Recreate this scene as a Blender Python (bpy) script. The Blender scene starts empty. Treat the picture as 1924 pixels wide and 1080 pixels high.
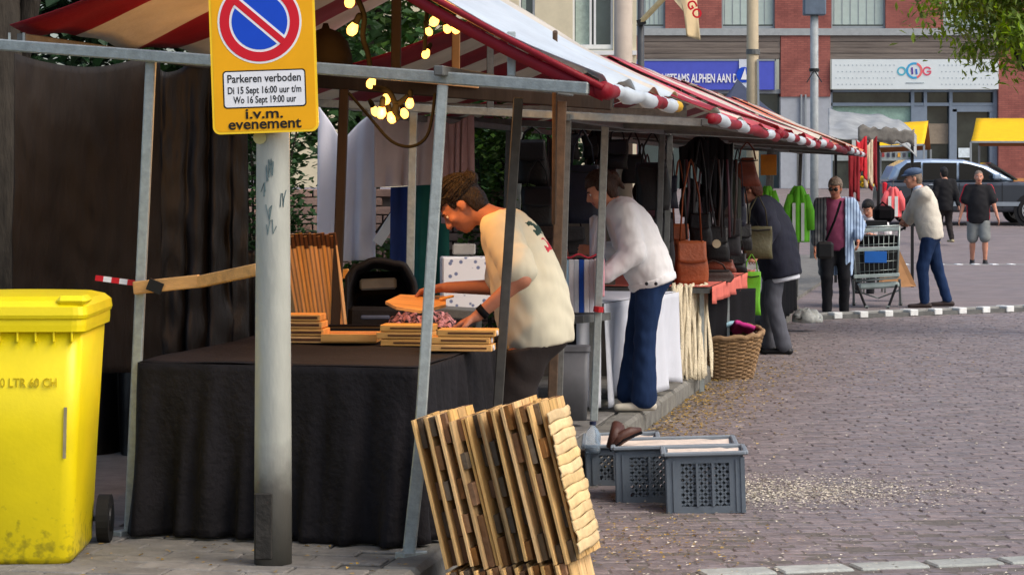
import bpy, math, random
import numpy as np
from mathutils import Vector, Matrix
random.seed(7); np.random.seed(7)
S = bpy.context.scene
# ------------------------------------------------------------------ camera, sky, sun, exposure
FP, CX, HY, EYE = 4500.0, 962.0, 336.0, 1.63          # focal length (px of a 1924 px wide frame), centre, horizon row, eye height
cam = bpy.data.objects.new('camera', bpy.data.cameras.new('camera'))
S.collection.objects.link(cam); S.camera = cam
cam.location = (0, 0, EYE); cam.rotation_euler = (math.radians(90), 0, 0)
cam.data.sensor_width = 36; cam.data.lens = 36*FP/1924; cam.data.shift_y = -(540-HY)/1924
cam.data.clip_start = .1; cam.data.clip_end = 1500
S.world = bpy.data.worlds.new('World'); S.world.use_nodes = True
wn = S.world.node_tree; bg = wn.nodes['Background']
sky = wn.nodes.new('ShaderNodeTexSky'); sky.sky_type = 'NISHITA'; sky.sun_disc = False
SUN_EL, SUN_AZ = 48, 118                              # azimuth clockwise from +Y: the sun stands to the right, a little behind the camera
sky.sun_elevation = math.radians(SUN_EL); sky.sun_rotation = math.radians(SUN_AZ)
sky.air_density = 1.0; sky.dust_density = 4.0; sky.ozone_density = .6
wn.links.new(sky.outputs[0], bg.inputs[0]); bg.inputs[1].default_value = .15
sd = bpy.data.lights.new('sun', 'SUN'); sd.energy = .85; sd.angle = math.radians(40); sd.color = (1, .97, .93)
so = bpy.data.objects.new('sun', sd); S.collection.objects.link(so)
az, el = math.radians(SUN_AZ), math.radians(SUN_EL)
to_sun = Vector((math.sin(az)*math.cos(el), math.cos(az)*math.cos(el), math.sin(el)))
so.rotation_euler = to_sun.to_track_quat('Z', 'Y').to_euler(); so.location = (8, -4, 12)
S.view_settings.view_transform = 'Standard'; S.view_settings.look = 'None'
S.view_settings.exposure = .6; S.view_settings.gamma = 1
S.cycles.use_denoising = True; S.cycles.max_bounces = 7; S.cycles.diffuse_bounces = 4; S.cycles.transparent_max_bounces = 8
S.cycles.sample_clamp_indirect = 6
# ------------------------------------------------------------------ helpers
def P(px, py, D): return Vector(((px-CX)/FP*D, D, EYE-(py-HY)/FP*D))
def G(px, py, z=0.0):
    D = (EYE-z)*FP/(py-HY); return P(px, py, D)
U = Vector((.1914, .9815, 0)); N = Vector((.9815, -.1914, 0)); O0 = Vector((-.245, 9.87, 0))
def R(a, b, z=0.0): return O0 + U*a + N*b + Vector((0, 0, z))      # stall row frame: a along the kerb, b towards the street
ROWANG = math.atan2(U.y, U.x) - math.pi/2
def lin(c): return tuple(((x/255)/12.92 if x/255 <= .04045 else ((x/255+.055)/1.055)**2.4) for x in c)
MATS = {}
def M(name, col, rough=.75, var=.18, scale=9, bump=0, bscale=40, metal=0, spec=.35, col2=None, transl=0, rnd=0, island=0,
      stretch=(1, 1, 1), emis=0, alpha=1, trans=0, coat=0, detail=6, sharp=0, sheen=0, worldc=False, rvar=0, bdet=5):
    if name in MATS: return MATS[name]
    m = bpy.data.materials.new(name); m.use_nodes = True; MATS[name] = m
    t = m.node_tree; n = t.nodes; L = t.links.new; b = n['Principled BSDF']; out = n['Material Output']
    c1 = lin(col); c2 = lin(col2) if col2 else tuple(min(1, x*(1+var)) for x in c1)
    c0 = c1 if col2 else tuple(x*(1-var) for x in c1)
    tc = n.new('ShaderNodeTexCoord'); mp = n.new('ShaderNodeMapping'); mp.inputs['Scale'].default_value = stretch
    if worldc:
        g = n.new('ShaderNodeNewGeometry'); L(g.outputs['Position'], mp.inputs[0])
    else: L(tc.outputs['Object'], mp.inputs[0])
    vec = mp.outputs[0]
    if rnd or island:
        src = n.new('ShaderNodeNewGeometry').outputs['Random Per Island'] if island else n.new('ShaderNodeObjectInfo').outputs['Random']
        ad = n.new('ShaderNodeVectorMath'); ad.operation = 'MULTIPLY_ADD'; L(src, ad.inputs[0]); ad.inputs[1].default_value = (37, 91, 53); L(vec, ad.inputs[2]); vec = ad.outputs[0]
    nz = n.new('ShaderNodeTexNoise'); nz.inputs['Scale'].default_value = scale; nz.inputs['Detail'].default_value = detail; nz.inputs['Roughness'].default_value = .62
    L(vec, nz.inputs['Vector'])
    cr = n.new('ShaderNodeValToRGB'); e = cr.color_ramp.elements; e[0].position = .3+.18*sharp; e[1].position = .7-.18*sharp
    e[0].color = (*c0, 1); e[1].color = (*c2, 1); L(nz.outputs[0], cr.inputs[0]); cs = cr.outputs[0]
    if rnd or island:
        hs = n.new('ShaderNodeHueSaturation'); k = rnd or island
        mr = n.new('ShaderNodeMapRange'); mr.inputs[3].default_value = 1-k; mr.inputs[4].default_value = 1+k; L(src, mr.inputs[0]); L(mr.outputs[0], hs.inputs['Value'])
        m2 = n.new('ShaderNodeMath'); m2.operation = 'MULTIPLY_ADD'; m2.inputs[1].default_value = 7.31; m2.inputs[2].default_value = 0; L(src, m2.inputs[0])
        fr = n.new('ShaderNodeMath'); fr.operation = 'FRACT'; L(m2.outputs[0], fr.inputs[0])
        m3 = n.new('ShaderNodeMapRange'); m3.inputs[3].default_value = 1-.5*k; m3.inputs[4].default_value = 1+.5*k; L(fr.outputs[0], m3.inputs[0]); L(m3.outputs[0], hs.inputs['Saturation'])
        L(cs, hs.inputs['Color']); cs = hs.outputs[0]
    L(cs, b.inputs['Base Color']); b.inputs['Roughness'].default_value = rough; b.inputs['Metallic'].default_value = metal
    if rvar:
        rr = n.new('ShaderNodeMapRange'); rr.inputs[1].default_value = .35; rr.inputs[2].default_value = .65; rr.inputs[3].default_value = max(.05, rough-rvar); rr.inputs[4].default_value = min(1, rough+rvar)
        nr = n.new('ShaderNodeTexNoise'); nr.inputs['Scale'].default_value = scale*.35; nr.inputs['Detail'].default_value = 4; L(vec, nr.inputs['Vector']); L(nr.outputs[0], rr.inputs[0]); L(rr.outputs[0], b.inputs['Roughness'])
    b.inputs['Specular IOR Level'].default_value = spec
    if coat: b.inputs['Coat Weight'].default_value = coat; b.inputs['Coat Roughness'].default_value = .08
    if sheen: b.inputs['Sheen Weight'].default_value = sheen
    if trans: b.inputs['Transmission Weight'].default_value = trans; b.inputs['IOR'].default_value = 1.15
    if alpha < 1: b.inputs['Alpha'].default_value = alpha
    if bump:
        n2 = n.new('ShaderNodeTexNoise'); n2.inputs['Scale'].default_value = bscale; n2.inputs['Detail'].default_value = bdet; L(vec, n2.inputs['Vector'])
        bp = n.new('ShaderNodeBump'); bp.inputs['Strength'].default_value = bump; bp.inputs['Distance'].default_value = .02; L(n2.outputs[0], bp.inputs['Height']); L(bp.outputs[0], b.inputs['Normal'])
    if emis:
        b.inputs['Emission Color'].default_value = (*c1, 1); b.inputs['Emission Strength'].default_value = emis
    if transl:
        tr = n.new('ShaderNodeBsdfTranslucent'); L(cs, tr.inputs[0]); mx = n.new('ShaderNodeMixShader'); mx.inputs[0].default_value = transl
        L(b.outputs[0], mx.inputs[1]); L(tr.outputs[0], mx.inputs[2]); L(mx.outputs[0], out.inputs[0])
    return m
def col_link(o): S.collection.objects.link(o); return o
def tag(o, label=None, cat=None, group=None, kind=None):
    for k, v in (('label', label), ('category', cat), ('group', group), ('kind', kind)):
        if v: o[k] = v
    return o
def thing(name, label, cat, loc=(0, 0, 0), rz=0, group=None):
    o = col_link(bpy.data.objects.new(name, None)); o.empty_display_size = .1
    o.location = loc; o.rotation_euler = (0, 0, rz); o.matrix_world = Matrix.Translation(Vector(loc)) @ Matrix.Rotation(rz, 4, 'Z')
    return tag(o, label, cat, group)
def rot(ax, deg): return Matrix.Rotation(math.radians(deg), 3, ax)
class MB:
    def __init__(s): s.v = []; s.f = []; s.m = []; s.cur = 0
    def add(s, vs, fs):
        o = len(s.v); s.v += [tuple(v) for v in vs]; s.f += [tuple(i+o for i in f) for f in fs]; s.m += [s.cur]*len(fs); return s
    def box(s, c, size, rm=None, taper=1.0, jit=0):
        c = Vector(c); x, y, z = [k/2 for k in size]; vs = []
        for sz in (-1, 1):
            k = taper if sz > 0 else 1
            for sx, sy in ((-1, -1), (1, -1), (1, 1), (-1, 1)):
                v = Vector((sx*x*k, sy*y*k, sz*z)) + Vector([random.uniform(-jit, jit) for _ in range(3)])
                vs.append(c + (rm @ v if rm else v))
        return s.add(vs, [(3, 2, 1, 0), (4, 5, 6, 7), (0, 1, 5, 4), (1, 2, 6, 5), (2, 3, 7, 6), (3, 0, 4, 7)])
    def bbox(s, c, size, bev=.01, rm=None):                       # bevelled box
        c = Vector(c); h = [k/2 for k in size]; bev = min(bev, min(h)*.9); vs = []; idx = {}
        for sx in (-1, 1):
            for sy in (-1, 1):
                for sz in (-1, 1):
                    for ax in range(3):
                        p = [sx*(h[0]-bev), sy*(h[1]-bev), sz*(h[2]-bev)]; p[ax] = (sx, sy, sz)[ax]*h[ax]
                        idx[(sx, sy, sz, ax)] = len(vs); v = Vector(p); vs.append(c + (rm @ v if rm else v))
        fs = []
        for ax in range(3):
            o1, o2 = [(1, 2), (2, 0), (0, 1)][ax]
            for sg in (-1, 1):
                q = []
                for a, b in ((-1, -1), (1, -1), (1, 1), (-1, 1)):
                    k = [0, 0, 0]; k[ax] = sg; k[o1] = a; k[o2] = b; q.append(idx[(*k, ax)])
                fs.append(tuple(q if sg > 0 else q[::-1]))
            for a in (-1, 1):
                for b in (-1, 1):                                  # edge along ax
                    k0 = [0, 0, 0]; k1 = [0, 0, 0]; k0[ax] = -1; k1[ax] = 1; k0[o1] = k1[o1] = a; k0[o2] = k1[o2] = b
                    q = (idx[(*k0, o1)], idx[(*k1, o1)], idx[(*k1, o2)], idx[(*k0, o2)]); fs.append(q if a*b < 0 else q[::-1])
        for sx in (-1, 1):
            for sy in (-1, 1):
                for sz in (-1, 1):
                    q = tuple(idx[(sx, sy, sz, a)] for a in range(3)); fs.append(q if sx*sy*sz > 0 else q[::-1])
        return s.add(vs, fs)
    def bar(s, p, q, w=.05, h=None, up=(0, 0, 1), bev=0):
        p, q = Vector(p), Vector(q); z = (q-p); l = z.length; z.normalize(); up = Vector(up)
        if abs(z.dot(up)) > .98: up = Vector((0, 1, 0))
        x = up.cross(z).normalized(); y = z.cross(x); rm = Matrix((x, y, z)).transposed()
        return s.bbox((p+q)/2, (w, h or w, l), bev, rm) if bev else s.box((p+q)/2, (w, h or w, l), rm)
    def tube(s, pts, r, n=8, cap=True, sq=1.0):
        pts = [Vector(p) for p in pts]; m = len(pts); rs = r if isinstance(r, (list, tuple)) else [r]*m; vs = []
        d0 = (pts[1]-pts[0]).normalized(); x = d0.orthogonal().normalized()
        for i, p in enumerate(pts):
            d = (pts[min(i+1, m-1)]-pts[max(i-1, 0)]).normalized(); x = (x-d*x.dot(d)).normalized(); y = d.cross(x)
            for k in range(n):
                a = 2*math.pi*k/n; vs.append(p + (x*math.cos(a) + y*math.sin(a)*sq)*rs[i])
        fs = [(i*n+k, i*n+(k+1) % n, (i+1)*n+(k+1) % n, (i+1)*n+k) for i in range(m-1) for k in range(n)]
        if cap: fs += [tuple(range(n))[::-1], tuple((m-1)*n+k for k in range(n))]
        return s.add(vs, fs)
    def grid(s, nu, nv, fn, mat=None):
        vs = [fn(i/nu, j/nv) for j in range(nv+1) for i in range(nu+1)]; w = nu+1; o = len(s.f)
        s.add(vs, [(j*w+i, j*w+i+1, (j+1)*w+i+1, (j+1)*w+i) for j in range(nv) for i in range(nu)])
        if mat:
            k = o
            for j in range(nv):
                for i in range(nu): s.m[k] = mat((i+.5)/nu, (j+.5)/nv); k += 1
        return s
    def prism(s, pts, vec, closed=True):                          # polygon (3d points) pushed along vec
        pts = [Vector(p) for p in pts]; n = len(pts); vec = Vector(vec)
        return s.add(pts+[p+vec for p in pts], [tuple(range(n))[::-1], tuple(range(n, 2*n))]+[(i, (i+1) % n, (i+1) % n+n, i+n) for i in range(n)])
    def lathe(s, c, prof, n=16, ax=None, cap=True):               # prof: list of (r, z)
        c = Vector(c); rm = ax; vs = []
        for r, z in prof:
            for k in range(n):
                a = 2*math.pi*k/n; v = Vector((r*math.cos(a), r*math.sin(a), z)); vs.append(c + (rm @ v if rm else v))
        m = len(prof); fs = [(i*n+k, i*n+(k+1) % n, (i+1)*n+(k+1) % n, (i+1)*n+k) for i in range(m-1) for k in range(n)]
        if cap: fs += [tuple(range(n))[::-1], tuple((m-1)*n+k for k in range(n))]
        return s.add(vs, fs)
    def ball(s, c, r, n=10, rm=None):
        c = Vector(c); r = (r, r, r) if not isinstance(r, (tuple, list)) else r; vs = []; fs = []
        for j in range(n+1):
            for k in range(2*n):
                t = math.pi*j/n; a = math.pi*k/n; v = Vector((r[0]*math.sin(t)*math.cos(a), r[1]*math.sin(t)*math.sin(a), r[2]*math.cos(t))); vs.append(c + (rm @ v if rm else v))
        w = 2*n
        fs = [(j*w+k, (j+1)*w+k, (j+1)*w+(k+1) % w, j*w+(k+1) % w) for j in range(n) for k in range(w)]
        return s.add(vs, fs)
    def mesh(s, name, mats, smooth=False, inv=None):
        me = bpy.data.meshes.new(name); vs = s.v if inv is None else [tuple(inv @ Vector(v)) for v in s.v]
        me.from_pydata(vs, [], s.f); mats = mats if isinstance(mats, (list, tuple)) else [mats]
        for m in mats: me.materials.append(m)
        if len(mats) > 1: me.polygons.foreach_set('material_index', s.m)
        if smooth: me.polygons.foreach_set('use_smooth', [True]*len(s.f))
        me.update(); return me
    def build(s, name, mats, parent=None, smooth=False, solid=0, sub=0, local=False):
        """links ONE mesh object; vertices are in world space (or in the parent's frame with local=True)"""
        if parent is not None:
            root = parent
            inv = None if local else root.matrix_world.inverted()
            o = bpy.data.objects.new(name, s.mesh(name, mats, smooth, inv)); col_link(o); o.parent = parent
            o.matrix_world = root.matrix_world.copy(); o.matrix_parent_inverse = Matrix.Identity(4); o.matrix_basis = Matrix.Identity(4)
        else:
            c = Vector((0, 0, 0))
            if not local:
                a = np.array(s.v); c = Vector(((a[:, 0].min()+a[:, 0].max())/2, (a[:, 1].min()+a[:, 1].max())/2, a[:, 2].min()))
            mt = Matrix.Translation(c); o = bpy.data.objects.new(name, s.mesh(name, mats, smooth, mt.inverted())); col_link(o); o.location = c; o.matrix_world = mt
        if sub: md = o.modifiers.new('sub', 'SUBSURF'); md.levels = md.render_levels = sub
        if solid: md = o.modifiers.new('solid', 'SOLIDIFY'); md.thickness = solid; md.offset = 0
        return o
def copy_tree(o, parent=None):
    c = o.copy(); col_link(c)
    if parent is not None: c.parent = parent
    for ch in o.children: copy_tree(ch, c)
    return c
def rf(a, b): return random.uniform(a, b)
def wob(x, y, z=0, seed=0):                                       # cheap smooth noise
    return (math.sin(x*1.7+seed*3.1+1.3*math.sin(y*1.1+seed))+math.sin(y*2.3+seed*1.7+1.1*math.sin(z*1.9+x*.7))+math.sin(z*2.1+seed+1.2*math.sin(x*1.3-y*.9)))/3
FONT = None
def text(body, p, size, mat, parent, ex=Vector((1, 0, 0)), ey=Vector((0, 0, 1)), align='CENTER', width=None, name='lettering', thick=.001, bold=0, squash=1):
    cu = bpy.data.curves.new('t', 'FONT'); cu.body = body; cu.size = size; cu.align_x = align; cu.extrude = thick; cu.offset = bold; cu.resolution_u = 3
    to = bpy.data.objects.new('t', cu); col_link(to); dg = bpy.context.evaluated_depsgraph_get(); dg.update()
    me = bpy.data.meshes.new_from_object(to.evaluated_get(dg)); bpy.data.objects.remove(to)
    ez = ex.cross(ey); xs = [v.co.x for v in me.vertices]; k = 1
    if width: k = width/max(1e-6, max(xs)-min(xs))
    inv = parent.matrix_world.inverted()
    for v in me.vertices: v.co = inv @ (Vector(p) + ex*v.co.x*k*squash + ey*v.co.y + ez*v.co.z)
    me.materials.clear(); me.materials.append(mat)
    o = bpy.data.objects.new(name, me); col_link(o); o.parent = parent; return o
# shared materials
GALV = M('galvanised_steel', (158, 166, 164), .5, .2, 30, .12, 120, metal=.35, rvar=.12)
DARKWOOD = M('dark_stained_wood', (52, 42, 34), .75, .4, 6, .2, 30, stretch=(1, 1, .15))
RUST = M('brown_painted_steel', (82, 66, 52), .6, .3, 20, .1, 80)
GREYST = M('grey_painted_steel', (96, 98, 96), .55, .25, 20, .1, 80, metal=.2)
BLACK = M('black_cloth', (17, 16, 19), .95, .35, 5, .15, 60, spec=.15)
BLACKP = M('black_plastic', (16, 16, 18), .45, .3, 8)
PINE = M('pale_pine', (205, 160, 100), .7, .25, 3.5, .2, 40, stretch=(6, 6, .5), rnd=.16, detail=8)
PINEH = M('pale_pine_boards', (205, 158, 104), .7, .25, 3.5, .2, 40, stretch=(.5, 6, 6), rnd=.16, detail=8)
WHITEC = M('white_cotton', (212, 216, 224), .95, .05, 5, .1, 90, spec=.1, transl=.12)
# ------------------------------------------------------------------ the setting: road, pavement, kerbs
def gz(D): return 0 if D < 45 else min(.037*(D-45), 1.35)
JOINT = M('road_joint_sand', (100, 95, 90), .95, .3, 30, .3, 90)
def brick_road_mat():
    m = M('far_clinker_paving', (138, 128, 126), .75, .25, 2.2, .25, 30, col2=(118, 110, 110), worldc=True, rvar=.12)
    t = m.node_tree; n = t.nodes; L = t.links.new; b = n['Principled BSDF']; src = b.inputs['Base Color'].links[0].from_socket
    g = n.new('ShaderNodeNewGeometry'); mp = n.new('ShaderNodeMapping'); mp.inputs['Rotation'].default_value = (0, 0, -.09); L(g.outputs['Position'], mp.inputs[0])
    br = n.new('ShaderNodeTexBrick'); br.inputs['Scale'].default_value = 1; br.inputs['Brick Width'].default_value = .205; br.inputs['Row Height'].default_value = .085; br.inputs['Mortar Size'].default_value = .006
    br.inputs['Color1'].default_value = (.85, .85, .85, 1); br.inputs['Color2'].default_value = (1.1, 1.05, 1.05, 1); br.inputs['Mortar'].default_value = (.6, .58, .55, 1); L(mp.outputs[0], br.inputs['Vector'])
    mx = n.new('ShaderNodeMix'); mx.data_type = 'RGBA'; mx.blend_type = 'MULTIPLY'; mx.inputs[0].default_value = 1; L(src, mx.inputs[6]); L(br.outputs[0], mx.inputs[7]); L(mx.outputs[2], b.inputs['Base Color'])
    return m
FARROAD = brick_road_mat()
mb = MB(); ds = [-6, 5, 9, 20, 27, 31, 36, 45, 52, 60, 70, 80, 120, 400]
for d in ds:
    for x in (-200, -20, 0, 20, 200): mb.v.append((x, d, gz(d)-.0035))
for j in range(len(ds)-1):
    for i in range(4): mb.f.append((j*5+i, j*5+i+1, (j+1)*5+i+1, (j+1)*5+i)); mb.m.append(1 if ds[j] >= 27 else 0)
road = tag(mb.build('road', [JOINT, FARROAD]), kind='structure')
# clinker bricks laid in rows across the street
BR = M('clinker_brick', (123, 113, 112), .5, .3, 12, .3, 60, rnd=.13, rvar=.22)
BRI = M('clinker_bricks', (123, 113, 112), .5, .3, 12, .3, 60, island=.13, rvar=.22)
def brick_mb(mb, c, a, l, w, h, zt):
    ca, sa = math.cos(a), math.sin(a); e = .006; vs = []
    tx, ty = rf(-.012, .012), rf(-.02, .02)
    for (k, z) in ((0, -.012), (0, zt-.004), (e, zt)):
        for sx, sy in ((-1, -1), (1, -1), (1, 1), (-1, 1)):
            x, y = sx*(l/2-k), sy*(w/2-k); vs.append((c[0]+x*ca-y*sa, c[1]+x*sa+y*ca, z+(x*tx+y*ty if z > 0-.011 else 0)))
    fs = [(8, 9, 10, 11)]+[(i, (i+1) % 4, (i+1) % 4+4, i+4) for i in range(4)]+[(i+4, (i+1) % 4+4, (i+1) % 4+8, i+8) for i in range(4)]
    mb.add(vs, fs)
cand = []; ang = .085; ca, sa = math.cos(ang), math.sin(ang); BL, BW = .206, .088
def line1(x): return 27.6+(x-3.2)*.62                                # the near edge of the raised crossing
for j in range(-30, 330):
    off = (j % 2)*.5*BL + rf(-.02, .02); y0 = 8.4+j*BW
    for i in range(-60, 80):
        x0 = i*BL+off; c = (x0*ca-y0*sa, 0+x0*sa+y0*ca)
        if c[1] < 9.6 or c[1] > 33: continue
        b = (Vector((c[0], c[1], 0))-O0).dot(N)
        if b < .1 or c[0] > .222*c[1]+.4 or c[1] > min(line1(c[0])-.1, 31.5): continue
        strip = abs(c[1]-(9.93+(c[0]-.92)*.245)) < .1 and c[0] > .8
        if strip: continue
        cand.append((c[1], c))
cand.sort(key=lambda k: k[0]); near = cand[:300]; rest = cand[300:]
bm4 = []
for k in range(6):
    m = MB(); brick_mb(m, (0, 0), 0, BL-.005, BW-.005, 0, rf(-.0015, .002)); bm4.append(m.mesh('brick', BR))
for d, c in near:
    o = bpy.data.objects.new('brick', random.choice(bm4)); col_link(o); o.parent = road; o.matrix_parent_inverse = road.matrix_world.inverted()
    o.location = (c[0], c[1], rf(-.003, .001)); o.rotation_euler = (rf(-.02, .02), rf(-.012, .012), ang+rf(-.015, .015))
mb = MB()
for d, c in rest: brick_mb(mb, (c[0]+rf(-.003, .003), c[1]+rf(-.003, .003)), ang+rf(-.02, .02), BL-.005+rf(-.003, .002), BW-.006, 0, rf(-.003, .004))
tag(mb.build('brick_paving', BRI, road), kind='stuff')
# pale gutter stones crossing the street in the foreground
GUT = M('pale_gutter_stone', (158, 162, 156), .8, .2, 12, .3, 50, rnd=.12)
for k in range(9):
    x = .93+k*.33; y = 9.93+(x-.92)*.245
    MB().bbox((x, y, -.004), (.31, .15, .024), .008, Matrix.Rotation(.24, 3, 'Z')).build('gutter_stone', GUT, road)
# pavement slab under the stalls with kerb stones and paving slabs
CONC = M('pavement_concrete', (112, 110, 104), .9, .3, 6, .3, 60)
SLAB = M('grey_paving_slab', (118, 115, 110), .88, .28, 10, .35, 60, rnd=.15)
KERB = M('kerb_stone', (112, 110, 103), .9, .3, 8, .4, 50, rnd=.14)
mb = MB(); mb.prism([R(-9, -.17, -.05), R(-9, -16, -.05), R(40, -16, -.05), R(40, -.17, -.05)][::-1], (0, 0, .158))
pav = tag(mb.build('pavement', CONC), kind='structure')
for k in range(30):
    a0 = -2.2+k*.8
    if a0 > 19: break
    mb = MB(); c = R(a0+.4, -.085, .045); rm = Matrix.Rotation(ROWANG, 3, 'Z')
    mb.bbox(c+Vector((rf(-.006, .006), 0, rf(-.004, .003))), (.166, .79, .155), .022, rm); mb.build('kerb_stone', KERB, pav)
cnt = 0
for i in range(14):
    for j in range(12):
        a = -1.35+i*.152; b = -.325-j*.302-(i % 2)*.15; c = R(a, b, .116)
        px = CX+c.x/c.y*FP
        if c.y < 8.9 or px < -40 or c.y > 10.8: continue
        MB().bbox(c+Vector((0, 0, rf(-.003, .003))), (.294, .144, .016), .005, Matrix.Rotation(ROWANG, 3, 'Z') @ rot('X', rf(-.6, .6))).build('paving_slab', SLAB, pav)
for i in range(18):
    for j in range(3):
        a = 3.2+i*.302; b = -.325-j*.302; c = R(a, b, .116)
        MB().bbox(c+Vector((0, 0, rf(-.003, .003))), (.294, .294, .016), .005, Matrix.Rotation(ROWANG, 3, 'Z') @ rot('X', rf(-.6, .6))).build('paving_slab', SLAB, pav)
# raised crossing with white teeth
PLAT = FARROAD
L1 = [Vector((x, line1(x), 0)) for x in (3.2, 4.0, 5, 6.2, 8, 12, 20)]
pts = [(p.x, p.y, -.05) for p in L1]+[(20, 43.9, -.05), (5.6, 43.9, -.05)]
cross = tag(MB().prism(pts, (0, 0, .115)).build('raised_crossing', PLAT), kind='structure')
WB = M('white_road_block', (215, 218, 216), .7, .12, 14, .2, 60, rnd=.06); DK = M('dark_kerb_band', (96, 97, 95), .85, .25, 9, .2, 50)
LK = M('light_kerb_band', (150, 150, 146), .8, .2, 9, .2, 50)
an = math.atan2(.62, 1); dirv = Vector((math.cos(an), math.sin(an), 0)); nrm = Vector((math.sin(an), -math.cos(an), 0))
s0 = Vector((3.3, line1(3.3), 0)); ln = 7.5
MB().bar(s0+nrm*.06+Vector((0, 0, .01)), s0+dirv*ln+nrm*.06+Vector((0, 0, .01)), .10, .075).build('kerb_band', DK, cross)
MB().bar(s0-nrm*.055+Vector((0, 0, .04)), s0+dirv*ln-nrm*.055+Vector((0, 0, .04)), .12, .062).build('kerb_edge', LK, cross)
for k in range(20):
    c = s0+dirv*(.12+k*.385)+nrm*(.06 if k % 2 else .03)
    MB().bbox(c+Vector((0, 0, .042)), (.125, .13 if k % 2 else .2, .075), .008, Matrix.Rotation(an, 3, 'Z')).build('tooth_block', WB, cross)
MB().box((9.5, 43.75, .05), (7.6, .3, .036)).build('kerb_band', LK, cross)
for k in range(18):
    MB().bbox((6.2+k*.325, 43.72+(k % 2)*.05, .06), (.12, .3, .036), .008).build('tooth_block', WB, cross)
# fallen leaves and litter: too many to count
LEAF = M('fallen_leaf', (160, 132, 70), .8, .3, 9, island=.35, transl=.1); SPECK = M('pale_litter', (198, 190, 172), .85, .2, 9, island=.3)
def scatter(n, fn, smin, smax, name, mat, label, cat):
    mb = MB(); k = 0
    while k < n:
        p = fn()
        if p is None: continue
        x, y, z = p; r = rf(smin, smax); a = rf(0, 6.28); t = rf(-.5, .5); up = r*rf(.1, .6)
        dx, dy = math.cos(a)*r, math.sin(a)*r; ex, ey = -math.sin(a)*r*rf(.35, .7), math.cos(a)*r*rf(.35, .7)
        mb.add([(x-dx, y-dy, z), (x+ex, y+ey, z+up), (x+dx, y+dy, z+r*.15), (x-ex, y-ey, z+up*.4)], [(0, 3, 2, 1)]); k += 1
    return tag(mb.build(name, mat), label, cat, kind='stuff')
def f_kerb():
    a = rf(3.4, 12); b = abs(random.gauss(0, .3)); c = R(a, b+.01, .006)
    if random.random() > math.exp(-((a-7.5)/3.2)**2)+.1: return None
    return c
def f_patch():
    px, py = (random.gauss(1560, 190), random.gauss(690, 22)) if random.random() < .6 else (random.gauss(1240, 130), random.gauss(1010, 35))
    if py < 640 or py > 1100: return None
    p = G(px, py, .006)
    return p if (p-O0).dot(N) > .05 else None
def f_all():
    py = 560+560*random.random()**.8; p = G(rf(850, 1960), py, .006)
    return p if (p-O0).dot(N) > .05 and p.y < 27 else None
def f_sheen():
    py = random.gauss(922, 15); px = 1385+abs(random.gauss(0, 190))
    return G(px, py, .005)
scatter(3600, f_kerb, .005, .017, 'fallen_leaves', LEAF, 'yellow fallen leaves swept along the kerb', 'leaves')
scatter(1900, f_patch, .004, .012, 'fallen_leaves', LEAF, 'thin spread of yellow leaf bits on the road', 'leaves')
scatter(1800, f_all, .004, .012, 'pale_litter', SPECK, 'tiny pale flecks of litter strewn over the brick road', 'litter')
scatter(4600, f_sheen, .004, .0105, 'pale_sheen_chips', SPECK, 'wet sheen imitated by pale sawdust beside the grey crates', 'chips')  # the road's pale wet sheen, built as scattered light chips
def f_pav():
    p = G(rf(150, 850), rf(1000, 1085), .128); return p if (p-O0).dot(N) < -.05 else None
scatter(90, f_pav, .006, .016, 'fallen_leaves', LEAF, 'few yellow leaf bits around the pole on the pavement', 'leaves')
# ------------------------------------------------------------------ market stalls
RED = M('red_canvas', (146, 18, 36), .55, .2, 3, .15, 40, transl=.24, spec=.4)
CREAM = M('cream_canvas', (212, 204, 188), .55, .16, 3, .15, 40, transl=.22, spec=.4)
PALE = M('weathered_white_glare_canvas', (205, 214, 220), .4, .12, 4, .2, 30, transl=.2, spec=.5)  # worn white hem canvas; on the nearest right slope it paints sky glare
PINKC = M('light_red_canvas', (205, 78, 84), .45, .25, 3, .15, 40, transl=.25, spec=.5)  # lighter red, used on the street-side slopes of the other stalls
YELC = M('yellow_canvas', (226, 180, 40), .5, .15, 4, transl=.2)
ORNC = M('faded_orange_canvas', (226, 128, 84), .5, .2, 4, .1, 40, transl=.2)
def canvas(mb, e0, e1, r0, r1, stripes, seed, sag=.03, nu=44, nv=14):
    """slope between the eave line e0-e1 and the ridge line r0-r1; stripes: list of (end fraction, slot)"""
    e0, e1, r0, r1 = [Vector(p) for p in (e0, e1, r0, r1)]
    def fn(u, v):
        p = (e0*(1-u)+e1*u)*(1-v)+(r0*(1-u)+r1*u)*v
        p.z -= sag*math.sin(math.pi*v)*(.6+.4*math.sin(u*9+seed)) - .008*math.sin(u*40+v*3+seed)*(1-v) - .014*wob(u*7, v*5, 0, seed)
        p.z += .02*math.cos(u*math.pi*6+seed)*(1-v)**3
        return p
    def mt(u, v):
        for e, sl in stripes:
            if u < e: return sl
        return stripes[-1][1]
    return mb.grid(nu, nv, fn, mt)
def roll(e0, e1, stripes, r, seed, n=40):
    stripes = [(e, 2 if s_ == 1 else s_) for e, s_ in stripes]; r *= .62                              # the eave hem rolled round its pole
    mb = MB(); e0, e1 = Vector(e0), Vector(e1); pts = []; rs = []
    for i in range(n+1):
        u = i/n; pts.append(e0.lerp(e1, u)+Vector((0, 0, -.012*abs(math.sin(u*12+seed))))); rs.append(r*(1+.14*math.sin(u*23+seed)+.1*math.sin(u*51)))
    mb.tube(pts, rs, 9); k = 0
    for i in range(n):
        sl = next((s for e, s in stripes if (i+.5)/n < e), stripes[-1][1])
        for q in range(9): mb.m[k] = sl; k += 1
    return mb
CM = [RED, CREAM, PALE, YELC, PINKC, ORNC]
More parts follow.
